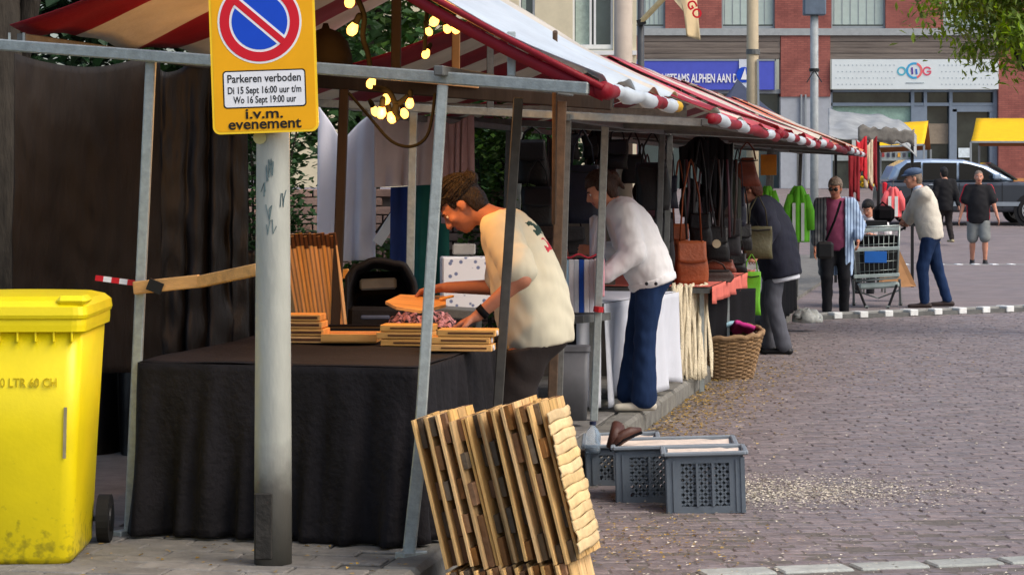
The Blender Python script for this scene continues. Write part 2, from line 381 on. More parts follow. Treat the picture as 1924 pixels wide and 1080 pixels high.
def sl_end(p, D2):  # moves a point along the row to depth D2
    p = Vector(p); return p + U*((D2-p.y)/U.y)
# --- nearest stall
A, B, C = P(1132, 150, 9.4), P(532, -193, 9.85), P(18, 50, 10.4)
A2, C2 = sl_end(A, 11.75), sl_end(C, 14.1); B2 = sl_end(B, 12.95)
st1 = thing('market_stall', 'nearest market stall with galvanised frame, black-draped table and lit bulbs', 'market stall', R(.8, -.8, .12), group='row of canvas market stalls along the kerb')
cv = canvas(MB(), A, A2, B, B2, [(.24, 2), (.34, 2), (.6, 2), (.72, 1), (.9, 2), (1, 1)], 1, .05).build('right_canvas_slope', CM, st1, True, .004)
canvas(MB(), C, C2, B, B2, [(.2, 0), (.4, 1), (.58, 0), (.76, 1), (.9, 0), (1, 1)], 2, .05).build('left_canvas_slope', CM, st1, True, .004)
roll(A+Vector((0, 0, -.03)), A2+Vector((0, 0, -.03)), [(.12, 0), (.6, 1), (.74, 0), (.9, 1), (1, 3)], .05, 1).build('rolled_eave_hem', CM, st1, True)
for (p, q, wd) in ((A, B, .014), (A2, B2, .014)):                        # red binding along the gable edge
    MB().tube([Vector(p).lerp(Vector(q), t/6)+Vector((0, -.004, -.03-.03*math.sin(math.pi*t/6))) for t in range(7)], wd, 6).build('gable_binding', RED, st1, True)
for (y0, y1) in ((0, 1),):
    MB().grid(10, 2, lambda u, v: Vector(A).lerp(Vector(B), u)+Vector((0, .004, -.035-.05*math.sin(math.pi*u)-.05*v)) , None).build('gable_flap', RED, st1, True, .003)
MB().bar(P(-60, 80, 10.45), P(1108, 167, 9.42), .048, .05, bev=.006).build('crossbar', GALV, st1)
MB().bar(P(243, 1000, 10.16), P(284, 112, 10.16), .042, bev=.005).build('leg', GALV, st1)
MB().bar(P(218, 1004, 10.1), P(262, 996, 10.25), .05, .03, bev=.004).build('foot', GALV, st1)
MB().bar(P(790, 800, 9.62), P(832, 160, 9.64), .044, bev=.005).build('leg', GALV, st1)
l2 = MB().bar(P(768, 1042, 9.62), P(793, 810, 9.62), .052, bev=.005).build('leg_extension', GALV, st1)
MB().bar(P(750, 1044, 9.56), P(795, 1040, 9.68), .05, .03, bev=.004).build('foot', GALV, st1)
MB().bar(P(933, 800, 10.72), P(974, 184, 10.72), .044, bev=.004).build('leg', M('dark_leg_steel', (70, 68, 64), .55, .3, 15, metal=.2), st1)
MB().bar(P(1036, 800, 12.8), P(1056, 190, 12.8), .05, bev=.004).build('leg', RUST, st1)
MB().bar(P(763, 860, 13.6), P(777, 204, 13.6), .046, bev=.004).build('leg', GALV, st1)
MB().bar(P(627, 720, 12.5), P(647, 168, 12.5), .05, bev=.004).build('leg', DARKWOOD, st1)
MB().bar(P(560, 150, 13.4), P(1150, 195, 13.1), .06, .075, bev=.006).build('rear_crossbeam', DARKWOOD, st1)
MB().bar(P(560, 128, 13.3), P(900, 160, 13.2), .02, .04, bev=.003).build('batten', PINEH, st1)
MB().bar(P(744, 150, 12.2), P(746, -165, 12.2), .05, bev=.004).build('king_post', DARKWOOD, st1)
MB().bar(P(856, 160, 13.0), P(857, 40, 13.0), .045, bev=.004).build('roof_strut', M('brown_strut', (120, 84, 44), .7, .3, 8), st1)
MB().bar(P(961, 145, 9.6), P(961, 60, 9.6), .034, bev=.004).build('roof_strut', GALV, st1)
MB().tube([P(1041, 420, 12.0), P(1043, 60, 11.2)], .012, 6).build('roof_strut', RUST, st1)
MB().bar(R(-.35, .02, 2.06), R(3.0, -.02, 2.09), .04, bev=.004).build('long_rail', GREYST, st1)
MB().bar(B+Vector((0, 0, -.06)), B2+Vector((0, 0, -.06)), .045, bev=.004).build('ridge_pole', DARKWOOD, st1)
MB().bar(C+Vector((.05, 0, -.05)), C2+Vector((.05, 0, -.05)), .04, bev=.004).build('eave_rail', GREYST, st1)
MB().bar(P(1092, 150, 9.5), P(1120, 166, 9.5), .07, .07, bev=.008).build('corner_block', M('corner_block_rubber', (88, 76, 66), .7), st1)
for px in (18, 45): MB().bar(P(px, 92, 10.4), P(px, 62, 10.4), .01).build('hook', GALV, st1)
# table under the black cloth: trestle top
TZ = .855
T = [P(262, 684, 10.12), P(786, 702, 9.8)]; T[0].z = T[1].z = TZ
tu = U*2.55
T += [T[1]+tu, T[0]+tu]
MB().prism([p+Vector((0, 0, -.03)) for p in T], (0, 0, .026)).build('table_board', DARKWOOD, st1)
# black cloth: front drop, right drop and top in one sheet
def drape(T, z0, bot, seed, fold=.042, nx=90, ny=22, sides=3):
    mb = MB(); path = []
    c = [T[3], T[0], T[1], T[2]]
    segs = [(c[i], c[i+1]) for i in range(3)]
    tot = 0; acc = []
    for p, q in segs: acc.append((tot, p, q)); tot += (q-p).length
    cen = sum(T, Vector())/4
    def at(s):
        d = s*tot
        for i, (t0, p, q) in enumerate(acc):
            l = (q-p).length
            if d <= t0+l+1e-6 or i == 2: 
                k = (d-t0)/l; n = Vector(((q-p).y, -(q-p).x, 0)).normalized()
                if n.dot(p-cen) < 0: n = -n
                return p.lerp(q, k), n
    def fn(u, v):
        p, n = at(u); k = v**.8
        w = fold*k*(math.sin(u*260+seed+1.2*math.sin(u*40))*.7+math.sin(u*141+2*seed+v*1.5)*.6+.35*math.sin(u*430+v*4))
        return Vector((p.x, p.y, z0+(bot-z0)*v+.004*math.sin(u*31)*v)) + n*(.012+w+.03*k)
    mb.grid(nx*3, ny, fn)
    mb.grid(24, 24, lambda u, v: (T[0].lerp(T[1], u)).lerp(T[3].lerp(T[2], u), v)+Vector((0, 0, .004+.006*wob(u*9, v*11, 0, seed))))
    return mb
VELV = M('black_velvet_cloth', (24, 22, 25), .85, .45, 4, .5, 30, spec=.25)
tag(drape(T, TZ, .135, 3).build('tablecloth', VELV, None, True, .003), 'black cloth draped to the ground over the nearest stall table', 'tablecloth')
# --- the other stalls of the row
def stall(a0, a1, label, seed, stripesR, stripesL, zr=2.54, ze=2.0, near_leg=True, bE=.69, bL=-1.85, bR=-.56):
    st = thing('market_stall', label, 'market stall', R((a0+a1)/2, -.6, .12), group='row of canvas market stalls along the kerb')
    e0, e1 = R(a0, bE, ze), R(a1, bE, ze-.03); r0, r1 = R(a0, bR, zr), R(a1, bR, zr-.02); w0, w1 = R(a0, bL, ze+.1), R(a1, bL, ze+.1)
    canvas(MB(), e0, e1, r0, r1, stripesR, seed, .02, 40, 10).build('right_canvas_slope', CM, st, True, .004)
    canvas(MB(), w0, w1, r0, r1, stripesL, seed+1, .03, 40, 10).build('left_canvas_slope', CM, st, True, .004)
    roll(e0+Vector((0, 0, -.03)), e1+Vector((0, 0, -.03)), [(e, (0 if s in (0, 4, 5) else 1)) for e, s in stripesR], .05, seed).build('rolled_eave_hem', CM, st, True)
    for a in (a0+.12, a1-.12):
        MB().bar(R(a, bL+.1, ze+.07), R(a, bE-.06, ze-.06), .045, bev=.004).build('crossbar', GALV if a < a0+1 else GREYST, st)
        for b in ((-1.25, -.12) if (near_leg or a > a0+1) else (-.12,)):
            MB().bar(R(a, b-.06, .115), R(a, b, ze-.02), .044, bev=.004).build('leg', GREYST if (a > a0+1 or b > -1) else GALV, st)
        MB().bar(R(a, bR, ze), R(a, bR, zr-.05), .04, bev=.004).build('king_post', GREYST, st)
    for b, z in ((bE-.03, ze-.06), (-.12, ze-.03), (-1.25, ze), (bR, zr-.05)):
        MB().bar(R(a0, b, z), R(a1, b, z), .04, bev=.004).build('long_rail', GREYST, st)
    MB().bar(R((a0+a1)/2, -.12, ze-.03), R((a0+a1)/2, bE-.05, ze-.06), .035).build('outrigger', GREYST, st)
    return st
def STR(n, a, b): return [((i+1)/n, a if i % 2 == 0 else b) for i in range(n)]
sa0 = (13.2-9.87)/U.y; 
st2 = stall(sa0, sa0+4.3, 'second market stall of the row with white-clothed table', 5, [(.08, 0), (.2, 1), (.34, 4), (.48, 1), (.62, 4), (.8, 4), (.9, 1), (1, 4)], STR(7, 0, 1), near_leg=False)
st3 = stall(sa0+4.5, sa0+8.8, 'third market stall hung full of handbags', 8, STR(7, 4, 1)[0:1]+STR(7, 4, 1)[1:], STR(7, 0, 1))
st4 = stall(sa0+9.0, sa0+13.3, 'fourth market stall with green jackets beneath', 11, [(.15, 1), (.4, 4), (.55, 1), (.8, 5), (1, 4)], STR(7, 0, 1))
st5 = stall(sa0+13.5, sa0+18.0, 'farthest striped stall of the row, beside the striped-shirt woman', 14, STR(7, 5, 1), STR(7, 0, 1))
# stall-2 galvanised near post with its red clamp
MB().bar(P(1116, 790, 14.95), P(1138, 212, 14.95), .046, bev=.004).build('leg', GALV, st2)
MB().tube([P(1124, 586, 14.9), P(1125, 576, 14.9)], .032, 8).build('clamp', M('red_clamp', (180, 30, 36), .5), st2)
MB().bar(P(690, 197, 14.9), P(1290, 214, 14.9), .045, .05, bev=.005).build('crossbar', GALV, st2)
# --- dark sheets hung behind the nearest stall
MESHC = M('dark_brown_netting', (19, 18, 18), .75, .35, 2.2, 1.0, 9, col2=(38, 34, 31), spec=.3, transl=.08, stretch=(1.6, 1.6, .5))
BLKPL = M('black_tarpaulin', (15, 15, 16), .42, .4, 3, .5, 9, spec=.4)
def sheet(x0, x1, top, bot, D0, D1, seed, amp=.05, nf=7, nx=60, ny=40, topf=None, botf=None, diag=0):
    def fn(u, v):
        px = x0+(x1-x0)*u; D = D0+(D1-D0)*u
        yt = topf(u) if topf else top; yb = botf(u) if botf else bot
        p = P(px, yt+(yb-yt)*v, D); k = .25+.75*v
        p.y += amp*k*(math.sin(u*nf*6.28+seed+diag*v)*.6+.4*math.sin(u*nf*2.7*3.1+v*3+seed)+.5*wob(u*5, v*6, 0, seed)+(.55*wob(u*21+v*9, v*17-u*6, 0, seed+3) if diag else 0))
        p.x += amp*.3*k*math.sin(u*nf*6.28+seed+1)
        return p
    return MB().grid(nx, ny, fn)
tag(sheet(25, 300, 100, 700, 11.6, 12.6, 2, .075, 1.6, diag=2.5, topf=lambda u: 100+26*math.sin(u*3.1416)).build('hanging_sheet', MESHC, None, True, .002), 'dark brown netting sheet hung from the bar behind the yellow bin', 'hanging sheet')
tag(sheet(286, 464, 118, 705, 12.7, 13.0, 6, .06, 4, diag=.6, topf=lambda u: 122+14*math.sin(u*9)).build('hanging_sheet', M('near_black_sheet', (22, 21, 22), .6, .4, 3, .9, 8, spec=.4, stretch=(2, 2, .5)), None, True, .002), 'near-black sheet hung behind the black-draped table', 'hanging sheet')
tag(sheet(60, 480, 470, 985, 13.3, 13.1, 9, .12, 5, 70, 50).build('tarpaulin', BLKPL, None, True, .003), 'crumpled shiny black tarpaulin behind the table and bin', 'tarpaulin')
# white and coloured cloths on a line behind
def vtop(u): return 196+ (70*(u/.42) if u < .42 else 70-62*((u-.42)/.58)**.8)
tag(sheet(598, 708, 0, 0, 15.9, 16.0, 3, .035, 3, topf=vtop, botf=lambda u: 492-4*u).build('hanging_sheet', M('white_bedsheet', (238, 238, 244), .95, .04, 4, .1, 60, spec=.1, transl=.4), None, True, .003), 'white sheet with a sagging top edge, hung on a line', 'hanging sheet')
tag(sheet(704, 838, 0, 0, 14.8, 14.9, 5, .035, 4, topf=lambda u: 205+20*math.sin(u*3.14), botf=lambda u: 352-6*u).build('hanging_sheet', M('greyish_mauve_cloth', (216, 205, 206), .95, .08, 4, .1, 60, spec=.1, transl=.3), None, True, .003), 'greyish mauve cloth hung beside the white sheet', 'hanging sheet')
tag(sheet(830, 890, 0, 0, 14.7, 14.7, 8, .05, 5, topf=lambda u: 225+8*math.sin(u*5), botf=lambda u: 420).build('hanging_sheet', M('dusty_pink_cloth', (168, 138, 140), .95, .15, 6, .1, 60, transl=.15), None, True, .003), 'dusty pink pleated cloth behind the stallholder’s head'.replace('’', "'"), 'hanging sheet')
tag(sheet(735, 802, 0, 0, 15.3, 15.3, 4, .04, 2, topf=lambda u: 352-4*u, botf=lambda u: 640).build('hanging_sheet', M('navy_cloth', (36, 56, 112), .9, .2, 5, .1, 50), None, True, .003), 'navy cloth hung low beside a dark green one', 'hanging sheet')
tag(sheet(776, 842, 0, 0, 15.2, 15.2, 7, .04, 2, topf=lambda u: 348-6*u, botf=lambda u: 610).build('hanging_sheet', M('bottle_green_cloth', (22, 84, 76), .9, .2, 5, .1, 50), None, True, .003), 'dark green cloth hung low beside a navy one', 'hanging sheet')
# --- yellow wheelie bin
YEL = M('yellow_bin_plastic', (236, 214, 10), .42, .08, 3, .05, 60, spec=.45, rvar=.1)
def dirt_yellow():
    m = YEL; t = m.node_tree; n = t.nodes; L = t.links.new; b = n['Principled BSDF']; src = b.inputs['Base Color'].links[0].from_socket
    tc = n.new('ShaderNodeTexCoord'); nz = n.new('ShaderNodeTexNoise'); nz.inputs['Scale'].default_value = 26; nz.inputs['Detail'].default_value = 8; L(tc.outputs['Object'], nz.inputs['Vector'])
    sp = n.new('ShaderNodeSeparateXYZ'); L(tc.outputs['Object'], sp.inputs[0])
    mr = n.new('ShaderNodeMapRange'); mr.inputs[1].default_value = .34; mr.inputs[2].default_value = 0; mr.inputs[3].default_value = -.1; mr.inputs[4].default_value = .2; L(sp.outputs[2], mr.inputs[0])
    ad = n.new('ShaderNodeMath'); L(nz.outputs[0], ad.inputs[0]); L(mr.outputs[0], ad.inputs[1])
    r2 = n.new('ShaderNodeMapRange'); r2.inputs[1].default_value = .62; r2.inputs[2].default_value = .78; r2.inputs[4].default_value = .5; L(ad.outputs[0], r2.inputs[0])
    mx = n.new('ShaderNodeMix'); mx.data_type = 'RGBA'; L(r2.outputs[0], mx.inputs[0]); L(src, mx.inputs[6]); mx.inputs[7].default_value = (.05, .045, .015, 1); L(mx.outputs[2], b.inputs['Base Color'])
dirt_yellow()
bx, by = -1.968, 9.29                                                     # front face centre on the pavement
bn = thing('wheelie_bin', 'yellow plastic wheelie bin with lid closed, at the left edge', 'bin', (bx, by+.36, .122), math.radians(1.5))
def ring(w, d, z, r=.05, n=4, oy=0):
    pts = []
    for cx, cy, a0 in ((w-r, d-r, 0), (-w+r, d-r, 90), (-w+r, -d+r, 180), (w-r, -d+r, 270)):
        for k in range(n+1):
            a = math.radians(a0+90*k/n); pts.append(Vector((cx+r*math.cos(a), cy+r*math.sin(a)+oy, z)))
    return pts
def loft(rings, capb=True, capt=True):
    mb = MB(); n = len(rings[0]); vs = [p for r_ in rings for p in r_]; m = len(rings)
    fs = [(i*n+k, i*n+(k+1) % n, (i+1)*n+(k+1) % n, (i+1)*n+k) for i in range(m-1) for k in range(n)]
    if capb: fs.append(tuple(range(n))[::-1])
    if capt: fs.append(tuple((m-1)*n+k for k in range(n)))
    return mb.add(vs, fs)
loft([ring(.225, .27, .0, .06), ring(.24, .29, .03, .06), ring(.262, .325, .5, .06), ring(.285, .352, .93, .06)]).build('body', YEL, bn, True, local=True)
mb = loft([ring(.30, .372, .915, .05), ring(.302, .374, .94, .05), ring(.302, .374, .962, .05), ring(.295, .366, .972, .05)]); mb.build('rim', YEL, bn, False, local=True)
lid = loft([ring(.306, .38, .966, .05), ring(.310, .384, .98, .05), ring(.306, .38, 1.012, .05), ring(.285, .35, 1.034, .06), ring(.24, .30, 1.048, .07), ring(.12, .18, 1.056, .07)]).build('lid', YEL, bn, False, local=True)
MB().bbox((.25, -.3, 1.035), (.12, .16, .04), .018).build('lid_corner_ridge', YEL, lid, local=True)
for s in (-1, 1): MB().tube([(s*.14, .38, .95), (s*.14, .43, .955)], .022, 8).build('hinge_lug', YEL, bn, local=True)
MB().tube([(-.27, .44, .95), (.27, .44, .95)], .018, 10).build('handle', YEL, bn, local=True)
for k in range(8): MB().bbox((-.24+.07*k, -.352, .9), (.008, .03, .05), .002).build('rim_gusset', YEL, bn, local=True)
for s in (-1, 1):
    wl = MB().lathe((s*.285, .29, .1), [(.1, -.025), (.1, .025)], 24, Matrix.Rotation(math.radians(90), 3, 'Y')).build('wheel', M('black_rubber', (22, 22, 23), .8, .3, 14), bn, local=True)
    MB().lathe((s*.313, .29, .1), [(.06, -.004), (.055, .004)], 20, Matrix.Rotation(math.radians(90), 3, 'Y')).build('hub', BLACKP, wl, local=True)
MB().tube([(-.3, .29, .1), (.3, .29, .1)], .012, 8).build('axle', GREYST, bn, local=True)
MB().bar((.215, -.324, .42), (.222, -.338, .62), .012, .003).build('scrape_mark', M('grey_scrape', (150, 140, 110), .6), bn, local=True)
text('240 LTR 60 CH', bn.matrix_world @ Vector((.06, -.341, .70)), .05, M('moulded_yellow', (206, 180, 8), .5), bn, width=.26, thick=.0015)
MB().bbox((0, -.312, .46), (.44, .012, .012), .004, rot('X', 0)).build('moulded_seam', YEL, bn, local=True)
# --- concrete lamp post with the no-parking sign
pb = G(513, 1060, .12)
POLE = M('weathered_aluminium_pole', (168, 170, 160), .55, .16, 7, .12, 50, metal=.15, stretch=(1, 1, .35), rvar=.1)
def grime():
    m = POLE; t = m.node_tree; n = t.nodes; L = t.links.new; b = n['Principled BSDF']; src = b.inputs['Base Color'].links[0].from_socket
    tc = n.new('ShaderNodeTexCoord'); sp = n.new('ShaderNodeSeparateXYZ'); L(tc.outputs['Object'], sp.inputs[0])
    nz = n.new('ShaderNodeTexNoise'); nz.inputs['Scale'].default_value = 9; nz.inputs['Detail'].default_value = 7; L(tc.outputs['Object'], nz.inputs['Vector'])
    ma = n.new('ShaderNodeMath'); ma.operation = 'MULTIPLY_ADD'; ma.inputs[1].default_value = .22; L(nz.outputs[0], ma.inputs[0]); L(sp.outputs[2], ma.inputs[2])
    mr = n.new('ShaderNodeMapRange'); mr.inputs[1].default_value = .60; mr.inputs[2].default_value = .40; mr.inputs[4].default_value = .88; L(ma.outputs[0], mr.inputs[0])
    mx = n.new('ShaderNodeMix'); mx.data_type = 'RGBA'; L(mr.outputs[0], mx.inputs[0]); L(src, mx.inputs[6]); mx.inputs[7].default_value = (.055, .05, .042, 1); L(mx.outputs[2], b.inputs['Base Color'])
grime()
post = thing('lamp_post', 'round grey metal post with sooty base, carrying the parking sign', 'post', pb)
MB().lathe((0, 0, 0), [(.0745, 0), (.0735, .3), (.071, .7), (.068, 1.2), (.065, 1.7), (.062, 2.6), (.058, 4.5)], 32).build('shaft', POLE, post, True, local=True)
MB().bbox((-.03, -.0735, .16), (.07, .012, .26), .006).build('service_hatch', M('charred_metal', (40, 38, 34), .8, .5, 14, .4, 40), post, local=True)
MB().lathe((-.045, -.066, 1.67), [(.026, 0), (.026, .004)], 14, rot('X', 90) @ rot('Z', 0)).build('round_sticker', M('faded_yellow_sticker', (176, 172, 120), .7), post, local=True)
GR = M('graffiti_ink', (88, 108, 110), .7, .3, 30)
random.seed(3)
for k in range(7):
    a0 = rf(-2.2, -1.0); z0 = rf(1.32, 1.58); pts = []
    for q in range(6): a = a0+.1*q*rf(.3, 1.2)*(1 if k % 2 else -.6); z = z0+.035*math.sin(q*1.9+k); pts.append((.0687*math.cos(a), .0687*math.sin(a), z))
    MB().tube(pts, .002, 4).build('scribble', GR, post, local=True)
sg = thing('parking_sign', 'yellow temporary no-parking sign with blue and red roundel and event text', 'sign', P(498, 251, 9.265))
ex = Vector((math.cos(.035), 0, math.sin(.035))); ey = Vector((-ex.z, 0, ex.x)); sp0 = P(500, 249, 9.265); sc = 9.265/FP
def SP(u, v, d=0): return sp0+ex*(u*sc)+ey*(v*sc)+Vector((0, -d, 0))     # sign plane in picture units from the bottom centre
SY = M('sign_yellow', (240, 172, 6), .4, .05, 6); SYL = M('sign_yellow_border', (250, 206, 40), .4, .04, 6); SW = M('sign_white', (232, 234, 236), .4, .04, 6)
SB = M('sign_blue', (14, 72, 196), .4, .05, 6); SR = M('sign_red', (206, 22, 40), .4, .05, 6); SK = M('sign_black', (20, 18, 16), .5, .05, 6)
def rrect(w, h, cy, r, n=6):
    out = []
    for cx, cyy, a0 in ((w-r, h-r, 0), (-w+r, h-r, 90), (-w+r, -h+r, 180), (w-r, -h+r, 270)):
        for k in range(n+1): a = math.radians(a0+90*k/n); out.append((cx+r*math.cos(a), cy+cyy+r*math.sin(a)))
    return out
def plate(pts, d0, d1, name, mat, parent=sg): return MB().prism([SP(x, y, d0) for x, y in pts], (0, -(d1-d0), 0)).build(name, mat, parent)
plate(rrect(99.5, 151, 150, 14), -.004, .001, 'plate_edge', SYL); pl = plate(rrect(95, 146.5, 150, 11), .001, .0022, 'plate', SY)
def disc(r, c, n=48): return [(c[0]+r*math.cos(2*math.pi*k/n), c[1]+r*math.sin(2*math.pi*k/n)) for k in range(n)]
CC = (-5, 208)
def annulus(r0, r1, d0, d1, name, mat):
    mb = MB(); n = 56; vs = []
    for d in (d0, d1):
        for r in (r0, r1): vs += [SP(CC[0]+r*math.cos(2*math.pi*k/n), CC[1]+r*math.sin(2*math.pi*k/n), d) for k in range(n)]
    fs = []
    for k in range(n):
        q = (k+1) % n; fs += [(2*n+k, 2*n+q, 3*n+q, 3*n+k), (k, q, 2*n+q, 2*n+k)[::-1], (n+k, n+q, 3*n+q, 3*n+k)]
    return mb.add(vs, fs).build(name, mat, sg)
plate(disc(79, CC), .0022, .0032, 'roundel_backing', SW); annulus(57, 75, .0032, .0042, 'red_ring', SR); plate(disc(52.5, CC), .0032, .0040, 'blue_disc', SB)
th = math.radians(-42); d1 = (math.cos(th), math.sin(th)); n1 = (-d1[1], d1[0])
def strip(w, l): return [(CC[0]+d1[0]*a+n1[0]*b, CC[1]+d1[1]*a+n1[1]*b) for a, b in ((-l, -w), (l, -w), (l, w), (-l, w))]
plate(strip(10.5, 55), .0040, .0046, 'bar_outline', SW); plate(strip(6.2, 60), .0046, .0052, 'red_bar', SR)
plate(rrect(78, 35.5, 82, 7), .0022, .0030, 'panel_border', SK); plate(rrect(75.5, 33, 82, 5), .0030, .0036, 'text_panel', SW)
def stext(s, u, v, size, width=None, bold=.0006): return text(s, SP(u, v, .0040), size*sc*1.42, SK, sg, ex, ey, 'CENTER', width*sc if width else None, bold=bold, thick=.0006)
stext('Parkeren verboden', 0, 95, 15, 138); stext('Di 15 Sept 16:00 uur t/m', 0, 74, 13, 138); stext('Wo 16 Sept 19:00 uur', 0, 56, 13, 118)
stext('i.v.m.', -2, 27, 19, 70, .001); stext('evenement', -2, 7.5, 20, 137, .001)
for v in (60, 240): MB().tube([SP(-14, v, -.01), SP(-14, v, -.05)], .012, 8).build('clamp', GALV, sg)
# --- wooden batten clamped between leg and post, with a striped tape end
bt = thing('wooden_batten', 'orange-lit wooden batten tied between stall leg and lamp post', 'batten', P(360, 530, 10.1))
MB().bar(P(252, 541, 10.12), P(375, 528, 10.05), .03, .055, bev=.004).build('plank', PINEH, bt); MB().bar(P(372, 530, 10.06), P(486, 506, 9.72), .03, .05, bev=.004).build('plank', PINEH, bt)
MB().bar(P(288, 548, 10.08), P(296, 528, 10.08), .036, .064).build('tie', BLACKP, bt)
tp = thing('striped_stick', 'short red and white striped stick poking out beside the bin lid', 'striped stick', P(215, 526, 10.2))
for k in range(5): MB().bar(P(180+k*15, 522+k*2, 10.2), P(195+k*15, 524+k*2, 10.2), .024, .022).build('band', [SR, SW][k % 2], tp)
# ------------------------------------------------------------------ pallets, crates
random.seed(11)
def pallet_mesh(h, t, d, seed, first):
    """one slim pallet standing on edge: x thickness, y depth (away), z height; returns the parts"""
    rnd = random.Random(seed); out = []
    out.append(('deck_board', MB().bbox((-t/2+.006, 0, h/2), (.0115, d, h), .001)))
    nb = 5; zs = [0.03+(h-.06)*k/(nb-1) for k in range(nb)]
    for k, z in enumerate(zs):
        if rnd.random() < .15 and 0 < k < nb-1: continue
        hh = rnd.uniform(.06, .12); yy = .006 if rnd.random() < .35 else rnd.uniform(.02, .08)
        out.append(('block', MB().bbox((0, -d/2+.06+yy, min(max(z, hh/2), h-hh/2)), (t-.026, .11, hh), .001)))
        out.append(('block', MB().bbox((0, d/2-.06, min(max(z, hh/2), h-hh/2)), (t-.026, .1, hh), .001)))
    nsl = 3
    for k in range(nsl):
        w = (d-.05)/nsl-.012; out.append(('slat', MB().bbox((t/2-.006, -d/2+.05+(k+.5)*(d-.05)/nsl, h/2+rnd.uniform(-.006, .006)), (.011, w, h), .001)))
    return out
PALM = [M('pallet_pine', (212, 172, 112), .75, .35, 4, .5, 50, stretch=(9, 9, .35), rnd=.16, detail=8), M('pallet_block', (120, 86, 54), .8, .4, 6, .4, 40, rnd=.3), M('pallet_block_grey', (98, 84, 66), .85, .4, 6, .4, 40, rnd=.25)]
org = P(893, 1080, 9.2); org.z = 0.0
lean = math.radians(-13.8); pyaw = math.radians(-14)
base = Matrix.Translation(org+Vector((.0, .18, 0))) @ Matrix.Rotation(pyaw, 4, 'Z') @ Matrix.Rotation(lean, 4, 'Y')
names = ['leftmost', 'second from the left', 'third from the left', 'fourth from the left', 'fifth from the left', 'fifth from the right', 'fourth from the right', 'third from the right', 'second from the right', 'rightmost']
def put_pallet(mx, h, d, seed, label, grp, t=.046):
    root = thing('pallet', label, 'pallet', (0, 0, 0), group=grp); root.matrix_world = mx
    for nm, mb in pallet_mesh(h, t, d, seed, False):
        m = PALM[0] if nm != 'block' else PALM[1+(random.random() < .4)]
        o = mb.build(nm, m, root, local=True)
    return root
YAWM = Matrix.Translation(org+Vector((-.02, .18, 0))) @ Matrix.Rotation(pyaw, 4, 'Z')
def pal_mx(x, y, z, dl=0): return YAWM @ Matrix.Translation((x, y, z)) @ Matrix.Rotation(lean+dl, 4, 'Y')
RISE = .055
for k in range(10):
    x = -.03+k*.0535; z = .135+k*RISE*.1+.012*math.sin(k*1.3)
    mx = pal_mx(x, rf(-.012, .012)+(.03 if k in (4, 5) else 0), z, rf(-.012, .012)) @ Matrix.Rotation(rf(-.03, .03), 4, 'Z')
    put_pallet(mx, .585+(.02 if k > 6 else 0)+rf(-.01, .01), .40, 20+k, 'slim wooden pallet in the upper leaning row, %s' % names[k], 'leaning slim wooden pallets, upper row')
for k in range(9):
    mx = pal_mx(.012+k*.0545, rf(-.012, .012), .004) @ Matrix.Rotation(rf(-.015, .015), 4, 'Z')
    nm = (['leftmost', 'second from the left', 'third from the left', 'fourth from the left', 'middle one', 'fourth from the right', 'third from the right', 'second from the right', 'rightmost'])[k]
    put_pallet(mx, .125+k*RISE*.1, .42, 60+k, 'low wooden pallet under the leaning row, %s' % nm, 'low wooden pallets under the leaning row')
# moulded end panel of wavy boards on the right face
ep = thing('carved_board_stack', 'pale wavy-cut boards stacked on the right face of the pallet row', 'boards', (0, 0, 0)); ep.matrix_world = pal_mx(-.03+9*.0535+.029, 0, .195)
for k in range(13):
    z = .015+k*.042; yo = rf(-.012, .012); am = rf(.5, 1.1); fq = rf(16, 30)
    mb = MB().grid(10, 5, lambda u, v: Vector((.002+am*(.006*max(0, math.sin(math.pi*v))**.35*(.55+.45*math.sin(u*fq+k*2.1))+.003*wob(u*40, v*9, 0, k)), -.19+yo+.36*u, z+.0405*v+.003*math.sin(u*7+k))))
    mb.build('wavy_board', M('carved_pine', (214, 184, 132), .7, .25, 6, .3, 40, rnd=.12), ep, True, .006, local=True)
